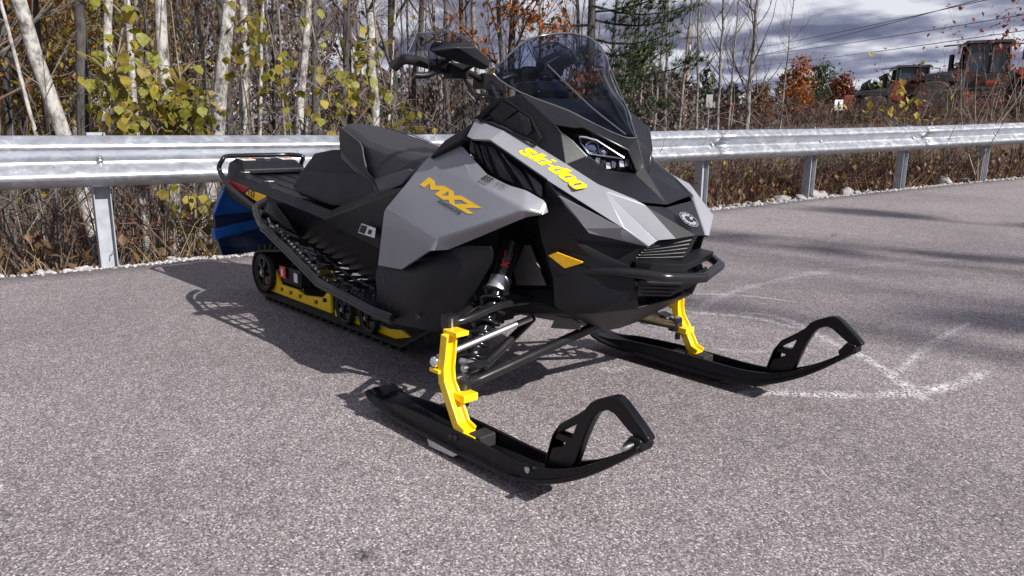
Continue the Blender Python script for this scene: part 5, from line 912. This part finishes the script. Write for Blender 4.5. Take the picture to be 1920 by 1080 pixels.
# oak with orange leaves, pine, bare trees to the right
def spot(k,zoff=-.1): x,y,z=SPOT[k]; return (x,y,tz(x,y)+zoff)
b=spot('oak'); tree('orange_oak',5,b,(b[0],b[1]+.3,b[2]+5),6.5,.07,'dark','browntwig','oak with rusty orange leaves left of the windshield',None,('leafo',20,.085,.17),first=.25,nb=14,depth=2,blen=.24)
b=spot('oak2'); tree('orange_oak',6,b,(b[0]-.3,b[1],b[2]+5),7,.06,'dark','browntwig','smaller oak with orange leaves above the hand guard',None,('leafo',10,.08,.2),first=.45,nb=12,depth=2,blen=.22)
b=spot('orangeL'); tree('orange_oak',8,b,(b[0],b[1]+.2,b[2]+5),5,.05,'dark','browntwig','oak with brownish orange leaves at the upper left corner',None,('leafo',5,.08,.2),first=.3,nb=12,depth=2,blen=.22)
def pine(seed,b,H,r,label,side=None,nb=26,bl=.26):
    rnd=random.Random(seed); ro=root('pine_tree',b,label,'tree'); b=V3(b); MB().tube([b+V3((0,0,H*i/8)) for i in range(9)],[r*(1-.8*i/8) for i in range(9)],9).build('trunk',M['dark'],ro,smooth=70,recalc=False)
    B_=MB(); Nn=MB()
    for j in range(nb):
        k=.22+.76*(j+rnd.random())/nb; a=rnd.uniform(0,6.28); 
        if side is not None and rnd.random()<.72: a=side+rnd.gauss(0,.7)
        d=V3((math.cos(a),math.sin(a),rnd.uniform(-.05,.3))); L_=H*bl*(1.2-k)*rnd.uniform(.7,1.25)+.3; p=b+V3((0,0,H*k)); pts=[p+d*(L_*t)+V3((0,0,-.10*L_*math.sin(t*3)+.05*L_*t)) for t in (0,.25,.5,.75,1)]; B_.tube(pts,[.03,.024,.018,.012,.006],4,caps=False)
        for s in range(int(L_*34)):
            t=rnd.uniform(.25,1.02); q=p+d*(L_*t)+V3((0,0,-.10*L_*math.sin(t*3)+.05*L_*t))+wob(rnd,.20*L_*.5*(1.1-t)+.10)
            for h in range(20):
                u=V3((rnd.gauss(0,1),rnd.gauss(0,1),rnd.gauss(.45,.8))).normalized()*rnd.uniform(.09,.2); w=u.cross(V3((rnd.random(),rnd.random(),1))).normalized()*.0085; Nn.add([q-w,q+w,q+u],[(0,1,2)])
    c=B_.build('crown',M['dark'],ro,recalc=False); Nn.build('needles',M['pine'],c,recalc=False); return ro
rt=math.atan2(.738,.675)
pine(3,spot('pine'),8.5,.13,'tall pine with green boughs reaching right behind the windshield',side=rt,nb=34,bl=.30)
for k,(nm,H,r,lb) in enumerate((('b0',6.6,.085,'spreading bare grey tree standing clear against the clouds'),('b1',8,.055,'slim bare tree next to the utility pole'),('b2',8.5,.06,'bare tree with upright twigs right of the utility pole'),('b3',7.8,.06,'bare tree left of the spreading grey tree'),('b4',7,.05,'thin bare tree close behind the spreading grey tree'),('b5',8.5,.06,'bare tree right of the pine boughs'),('b6',5.2,.035,'small leaning bare tree right of the spreading grey tree'),('b7',8,.05,'bare tree half behind the pine boughs'))):
    b=spot(nm); tree('bare_tree',60+k,b,(b[0]+.2*math.sin(k*2.1),b[1]+.2*math.cos(k),b[2]+5),H,r,'mid','greytwig',lb,None,first=.2,nb=18,depth=3 if k==0 else 2,blen=.30 if k==0 else .26,up=.22,spread=.55)
for nm,H,lm,lb,sd,per in (('c0',2.9,'leafo','round tree with orange leaves left of the loaders',71,5),('c1',2.5,'leafr','round tree with rust red leaves behind the white sign',72,5),('c3',2.6,'leafb','brown leaved tree left of the orange one',73,4),('c4',3.6,'leafr','distant reddish tree just left of the loaders',74,4),('c2',4.2,'pine','dark green tree between the orange and red trees',75,6)):
    b=spot(nm); tree('autumn_tree',sd,b,(b[0]+.1,b[1],b[2]+5),H,.07,'dark','browntwig',lb,None,(lm,per,.17,.22),first=.12,nb=18,depth=2,blen=.33,split=3)
for nm,H,lb,sd,lm,per in (('s0',1.9,'sumac shrub with red tufts between the two loaders',81,'leafr',3),('s1',2.2,'forked sumac shrub in front of the larger loader',82,'leafr',1),('s2',2.0,'sumac shrub hiding the front wheel of the larger loader',83,'leafr',2),('s3',2.5,'sumac shrub with red leaves at the right edge',84,'leafr',4),('s4',1.5,'sumac shrub in front of the smaller loader',85,'leafr',1)):
    b=spot(nm); ro=root('sumac_shrub',b,lb,'shrub'); rnd=random.Random(sd); S_=MB(); tips=[]
    for j in range(4): grow(S_,rnd,V3(b)+wob(rnd,.15),V3((rnd.uniform(-.5,.5),rnd.uniform(-.5,.5),1)).normalized(),H*rnd.uniform(.75,1),.016,2,tips,5,.2,2,.6)
    S_.build('stem',M['tan'],ro,recalc=False); L_=MB(); leafquads(L_,rnd,tips,per*2,.075,.09); L_.build('foliage',M[lm],ro,recalc=False)
for nm,lb,sd in (('y0','yellow leaved bush left of the smaller loader',91),('y1','yellow leaved vine under the guardrail at the right',92),('y2','yellow leaved bush in front of the loaders',93)):
    b=spot(nm); ro=root('yellow_bush',b,lb,'bush'); rnd=random.Random(sd); S_=MB(); tips=[]
    for j in range(6): grow(S_,rnd,V3(b)+wob(rnd,.1),V3((rnd.uniform(-.4,.4),rnd.uniform(-.4,.4),1)).normalized(),1.25,.01,1,tips,4,.1,3,.5)
    S_.build('stem',M['browntwig'],ro,recalc=False); L_=MB(); leafquads(L_,rnd,tips,1,.12,.07); L_.build('foliage',M['leafy'],ro,recalc=False)
# thickets nobody could count
def thicket(name,mt,n,pick,h0,h1,r,seed,br=2,lean=.35):
    rnd=random.Random(seed); m=MB()
    for i in range(n):
        x,y=pick(rnd); p=V3((x,y,tz(x,y)-.03)); h=rnd.uniform(h0,h1); d=V3((rnd.gauss(0,lean),rnd.gauss(0,lean),1)); c=wob(rnd,.25*h); P=[p,p+d*(h*.4)+c*.3,p+d*(h*.75)+c*.7,p+d*h+c+V3((0,0,-.15*h))]
        m.tube(P,[r,r*.8,r*.55,r*.2],3,caps=False)
        for b in range(br):
            k=rnd.choice((1,2)); q=P[k]; e=V3((rnd.gauss(0,.6),rnd.gauss(0,.6),rnd.uniform(.1,.9)))*h*.35; m.tube([q,q+e*.6+wob(rnd,.04),q+e],[r*.6,r*.45,r*.15],3,caps=False)
    return struct(m.build(name,M[mt],recalc=False),'stuff')
def band(d0,d1,y0,y1,pw=1.4):
    def f(r):
        y=r.uniform(y0,y1); return railx(y)+.1-(d0+(d1-d0)*r.random()**pw),y
    return f
thicket('tan_underbrush','greytwig',1700,band(.8,12,-6,11),.6,1.9,.0075,1)
thicket('brown_underbrush','browntwig',2600,band(.45,6,-5,13),.3,1.15,.0055,2,3)
thicket('red_underbrush','redtwig',2600,band(.35,3.2,4,16),.25,.85,.0038,3,3)
thicket('dry_grass','strawm',2600,band(.2,2.0,-4,15),.12,.42,.0026,4,0,.5)
def bank(r):
    cx_,cy_,s,h=r.choice(LM); return cx_+r.gauss(0,s*.7),cy_-abs(r.gauss(0,s*.6))
thicket('bank_brush','browntwig',2600,bank,.4,1.25,.011,5,3)
# fallen and hanging leaves
def scatter(name,mt,n,pick,zr,size,seed):
    rnd=random.Random(seed); m=MB()
    tips=[]
    for i in range(n):
        x,y=pick(rnd); tips.append((V3((x,y,tz(x,y)+zr(rnd))),None))
    leafquads(m,rnd,tips,1,size,.02); return struct(m.build(name,M[mt],recalc=False),'stuff')
scatter('fallen_brown_leaves','leafb',7000,band(.15,7,-6,18,1.6),lambda r:r.random()**2*.35,.075,11)
scatter('fallen_red_leaves','leafr',1500,band(.3,3.5,-5,14),lambda r:r.random()*.5,.06,12)
scatter('low_yellow_leaves','leafy',1300,band(.35,3.0,4,14),lambda r:r.random()*.7,.06,13)
# leafy depth of the wood on the left and the far wood
def cloud(name,mt,n,px0,px1,d0,d1,z0,z1,size,seed,cl=40,cs=.7):
    rnd=random.Random(seed); m=MB()
    for c in range(cl):
        D=rnd.uniform(d0,d1); q=CAMP+dirpx(rnd.uniform(px0,px1))*D; q.z=tz(q.x,q.y)+z0+(z1-z0)*rnd.random(); s=cs*rnd.uniform(.6,1.4)
        leafquads(m,rnd,[(q,None)],n//cl,size,s)
    return struct(m.build(name,M[mt],recalc=False),'stuff')
cloud('olive_forest_foliage','leafol',22000,-250,330,10,24,.3,7,.11,31,150,.75)
cloud('brown_forest_foliage','leafb',12000,-250,640,11,26,.0,6,.10,32,150,.8)
cloud('orange_forest_foliage','leafo',2500,-250,120,10,20,.8,6,.10,33,26,.6)
def farwood(name,mt,trees,n,seed):
    rnd=random.Random(seed); m=MB()
    for px,D,H,wd in trees:
        q=CAMP+dirpx(px)*D; q.z=tz(q.x,q.y)
        for i in range(n):
            k=rnd.random(); rr=wd*(1-.75*k**1.3)*rnd.random()**.5; a=rnd.uniform(0,6.28); leafquads(m,rnd,[(V3((q.x+rr*math.cos(a),q.y+rr*math.sin(a),q.z+H*k)),None)],1,D*.0085,.02)
    return struct(m.build(name,M[mt],recalc=False),'stuff')
rnd=random.Random(77)
farwood('far_green_wood','fargreen',[(rnd.uniform(1180,2100),rnd.uniform(130,210),rnd.uniform(5,11.5),rnd.uniform(3,5)) for _ in range(95)],230,51)
farwood('far_brown_wood','farbrown',[(rnd.uniform(600,2100),rnd.uniform(80,150),rnd.uniform(3,6.5),rnd.uniform(2.5,4.5)) for _ in range(120)],230,52)
farwood('wood_behind_trunks','farbrown',[(-350+i*17+rnd.uniform(-8,8),rnd.uniform(28,42),rnd.uniform(5.5,9) if i<58 else rnd.uniform(2.2,3.6),rnd.uniform(1.6,2.6)) for i in range(96)],300,53)
farwood('olive_wood_behind_trunks','leafol',[(-350+i*24+rnd.uniform(-8,8),rnd.uniform(24,36),rnd.uniform(5,9),rnd.uniform(1.5,2.4)) for i in range(30)],260,54)
farwood('rusty_far_wood','leafr',[(rnd.uniform(1330,2000),rnd.uniform(70,120),rnd.uniform(2,4),rnd.uniform(1.5,3)) for _ in range(22)],160,55)
# trees of the lot behind the camera: their shade crosses the asphalt
for k,(x,y,s) in enumerate(((27,7.6,2.9),(33,6.2,3.3),(36,9.4,3.1))):
    place(k*2%6,x,y,s,'dark','browntwig',('nearest','farthest','middle')[k]+' bare tree at the sunny edge of the lot, out of frame','trees at the edge of the lot')

for k,(x,y,H) in enumerate(((24,6.7,18.9),(26.5,5.5,19.4),(23,8.6,18.6))):
    pine(400+k,(x,y,gz(y)),H,.16,('left','middle','right')[k]+' of three tall pines across the lot, out of frame',nb=30,bl=.11)   # lot_pine
# ---------------------------------------------------------------- loaders on the bank, signs, pole, wires
M['mach']=mat('machine_black',(.014,.014,.016),.45,0,.3,3); M['machred']=mat('machine_orange_red',(.20,.033,.015),.5,0,.15,3); M['tyre']=mat('tyre',(.035,.033,.031),.85,0,.3,6,.4,40); M['cabglass']=mat('cab_glass',(.02,.035,.05),.08,0,spec=.6); M['lamp']=mat('lamp_glass',(.8,.8,.78),.2)
def loader(loc,rz,s,label):
    ro=bpy.data.objects.new('wheel_loader',None); COL.objects.link(ro); ro.location=loc; ro.rotation_euler=(0,0,rz); ro.scale=(s,s,s); tag(ro,label,'loader')
    def B(m,name,mt,par=ro,**k): return m.build(name,M[mt],par,**k)
    B(hull([(-3.3,-1.05,.9),(-3.3,1.05,.9),(-.9,-1.1,.8),(-.9,1.1,.8),(-3.2,-.9,1.75),(-3.2,.9,1.75),(-.9,-.9,2.05),(-.9,.9,2.05)]),'engine_hood','mach',bevel=.06)
    B(hull([(-3.75,-1.15,.7),(-3.75,1.15,.7),(-3.2,-1.2,.6),(-3.2,1.2,.6),(-3.7,-1.1,1.55),(-3.7,1.1,1.55),(-3.2,-1.1,1.6),(-3.2,1.1,1.6)]),'counterweight','machred',bevel=.05)
    cb=B(hull([(-1.0,-.85,1.15),(-1.0,.85,1.15),(.65,-.85,1.15),(.65,.85,1.15),(-1.0,-.85,1.95),(-1.0,.85,1.95),(.75,-.8,1.85),(.75,.8,1.85)]),'cab','mach',bevel=.04)
    for y in (-.8,.8):
        for x0,x1 in ((-.95,-.85),(.0,.0),(.72,.60)): B(MB().tube([(x0,y,1.9),(x1,y*.97,3.1)],.085,6),'pillar','mach',cb)
    B(MB().loft([[(-.88,y*.99,1.93),(.68,y*.99,1.88),(.57,y*.96,3.08),(-.82,y*.96,3.08)] for y in (-.77,.77)]),'window','cabglass',cb)
    rf=B(hull([(-1.1,-.95,3.1),(-1.1,.95,3.1),(.85,-.95,3.12),(.85,.95,3.12),(-1.0,-.8,3.24),(-1.0,.8,3.24),(.7,-.8,3.26),(.7,.8,3.26)]),'roof','mach',cb,bevel=.03)
    for x in (-1.0,.78):
        for y in (-.75,-.5,.5,.75): B(MB().box((x+(.08 if x>0 else -.08),y,3.05),(.10,.16,.12)),'work_lamp','lamp',rf)
    B(MB().tube([(-1.35,.45,1.95),(-1.35,.45,2.75)],.11,10),'exhaust','mach',smooth=50)
    B(MB().tube([(.8,-.95,3.05),(1.05,-1.35,3.0),(1.05,-1.4,2.7)],.03,5).box((1.05,-1.42,2.55),(.06,.22,.4)),'mirror','mach',cb)
    B(MB().tube([(-1.0,-.9,3.08),(-1.9,-1.1,3.0)],.035,5),'antenna_arm','mach',cb)
    B(hull([(.7,-.5,.7),(.7,.5,.7),(2.3,-.45,.8),(2.3,.45,.8),(1.0,-.5,1.9),(1.0,.5,1.9),(2.0,-.4,1.75),(2.0,.4,1.75)]),'front_frame','mach',bevel=.05)
    for y in (-.62,.62):
        B(MB().loft([[(a,y-.08,b-.16),(a,y+.08,b-.16),(a,y+.08,b+.16),(a,y-.08,b+.16)] for a,b in ((1.1,1.95),(2.2,1.75),(3.1,1.15),(3.6,.6))]),'lift_arm','machred')
        B(MB().tube([(1.6,y*.7,1.1),(2.7,y*.7,1.35)],.07,8),'cylinder','steel')
    bu=MB(); P=[(3.5,.25),(3.4,.9),(3.7,1.25),(3.65,.9),(3.75,.35),(4.5,.15),(4.5,.1),(3.7,.1)]
    B(bu.loft([[(a,y,b) for a,b in P] for y in (-1.4,1.4)]),'bucket','machred')
    for x in (-2.1,1.9):
        for y in (-1.05,1.05):
            B(hull([(x-.95,y-.28,1.55),(x+.95,y-.28,1.5),(x-.95,y+.28,1.55),(x+.95,y+.28,1.5),(x-.6,y-.28,1.82),(x+.6,y-.28,1.8),(x-.6,y+.28,1.82),(x+.6,y+.28,1.8)]),'fender','mach' if x<0 else 'machred',bevel=.03)
            w=B(MB().lathe([(.45,-.28),(.70,-.30),(.78,-.24),(.80,0),(.78,.24),(.70,.30),(.45,.28)],(x,y,.80),'y',26),'wheel','tyre',smooth=40)
            t=MB()
            for k in range(22):
                q=2*PI*k/22; R=Matrix.Rotation(-q,3,'Y')
                for yy in (-.14,.14): t.box((x+math.cos(q+.14*(yy>0))*.80,y+yy,.80+math.sin(q+.14*(yy>0))*.80),(.09,.24,.15),R)
            t.build('tread',M['tyre'],w); B(MB().lathe([(.44,-.20),(.44,.20),(.30,.22),(.12,.26)],(x,y,.80),'y',18),'rim','machred',w,smooth=40)
    for x0,y0,z0,dx in ((.0,-.90,1.5,.9),(-2.6,-1.07,1.35,.9)): B(MB().box((x0,y0,z0),(dx,.04,.14)),'stripe','machred')
    for q in ro.children_recursive: q.matrix_parent_inverse=Matrix.Identity(4)
    return ro
x,y,z=SPOT['ldr']; loader((x,y,tz(x,y)-.02),rad(25),.9,'larger black and orange wheel loader with a tall cab at the right edge')
x,y,z=SPOT['ldr2']; loader((x,y,tz(x,y)-.05),rad(32),1.0,'smaller looking black loader left of the bigger one, red at its tail')
# road signs
M['signw']=mat('white_sign',(.78,.78,.78),.4); M['signg']=mat('sign_back',(.36,.36,.38),.5,.5); M['wood']=mat('weathered_pole',(.24,.17,.12),.9,0,.3,4)
for nm,w,h,zc,mt,lb in (('sign',.42,.52,2.05,'signw','small white rectangular road sign in front of the rusty red tree'),('sign2',.28,.55,2.0,'signg','narrow grey road sign between the bare trees')):
    x,y,z=SPOT[nm]; z=tz(x,y); ro=root('road_sign',(x,y,z),lb,'sign'); R=Matrix.Rotation(rad(47),3,'Z')
    MB().tube([(x,y,z-.1),(x,y,zc+h/2)],.03,6).build('sign_post',M['signg'],ro)
    f=V3((.6,-.8,0)); MB().box(V3((x,y,zc))+f*.05,(w,.02,h),R).build('sign_plate',M[mt],ro)
    if nm=='sign': MB().box(V3((x,y,zc))+f*.075,(.07,.012,.34),R).build('sign_symbol',M['inkd'],ro)
x,y,z=SPOT['pole']; z=tz(x,y); ro=root('utility_pole',(x,y,z),'weathered wooden utility pole among the bare trees','pole')
MB().tube([(x,y,z-.2),(x,y,6.0)],[.14,.10],10).build('pole_shaft',M['wood'],ro,smooth=50); MB().box((x,y,5.5),(1.3,.1,.12),Matrix.Rotation(rad(20),3,'Z')).build('crossarm',M['wood'],ro); MB().lathe([(.12,-.25),(.14,-.2),(.14,.2),(.10,.25)],(x+.22,y-.22,4.9),'z',12).build('transformer',M['signg'],ro,smooth=40)
names=('topmost','second','third','lowest')
M['wire']=mat('power_wire',(.02,.02,.022),.5)
for (a,b),nm in zip(WIRES,names):
    a,b=V3(a),V3(b); b2=b+(b-a)*.35; a2=a-(b-a)*.12; P=[]
    for i in range(25):
        k=i/24; p=a2.lerp(b2,k); P.append(p+V3((0,0,-.9*math.sin(PI*k)*.25)))
    o=MB().tube(P,.015,5).build('power_line',M['wire'],None,smooth=60); tag(o,f'{nm} of the four dark power lines across the cloudy sky','power line','power lines')
# a few fallen leaves on the asphalt
for k,(px_,py_,lb) in enumerate(((.15,5.9,'dry brown leaf on the asphalt at the far right'),(.9,3.3,'curled leaf lying beyond the chalk marks'),(-1.2,4.4,'small dry leaf on the asphalt near the guardrail'))):
    o=link('fallen_leaf',lv[3].copy() if k==0 else lv[7],None); o.location=(px_,py_,gz(py_)+.012); o.rotation_euler=(.15,.1,k*2.0); o.scale=(.05,)*3; tag(o,lb,'leaf'); o.data.materials.clear() if k==0 else None
    if k==0: o.data.materials.append(M['leafb'])
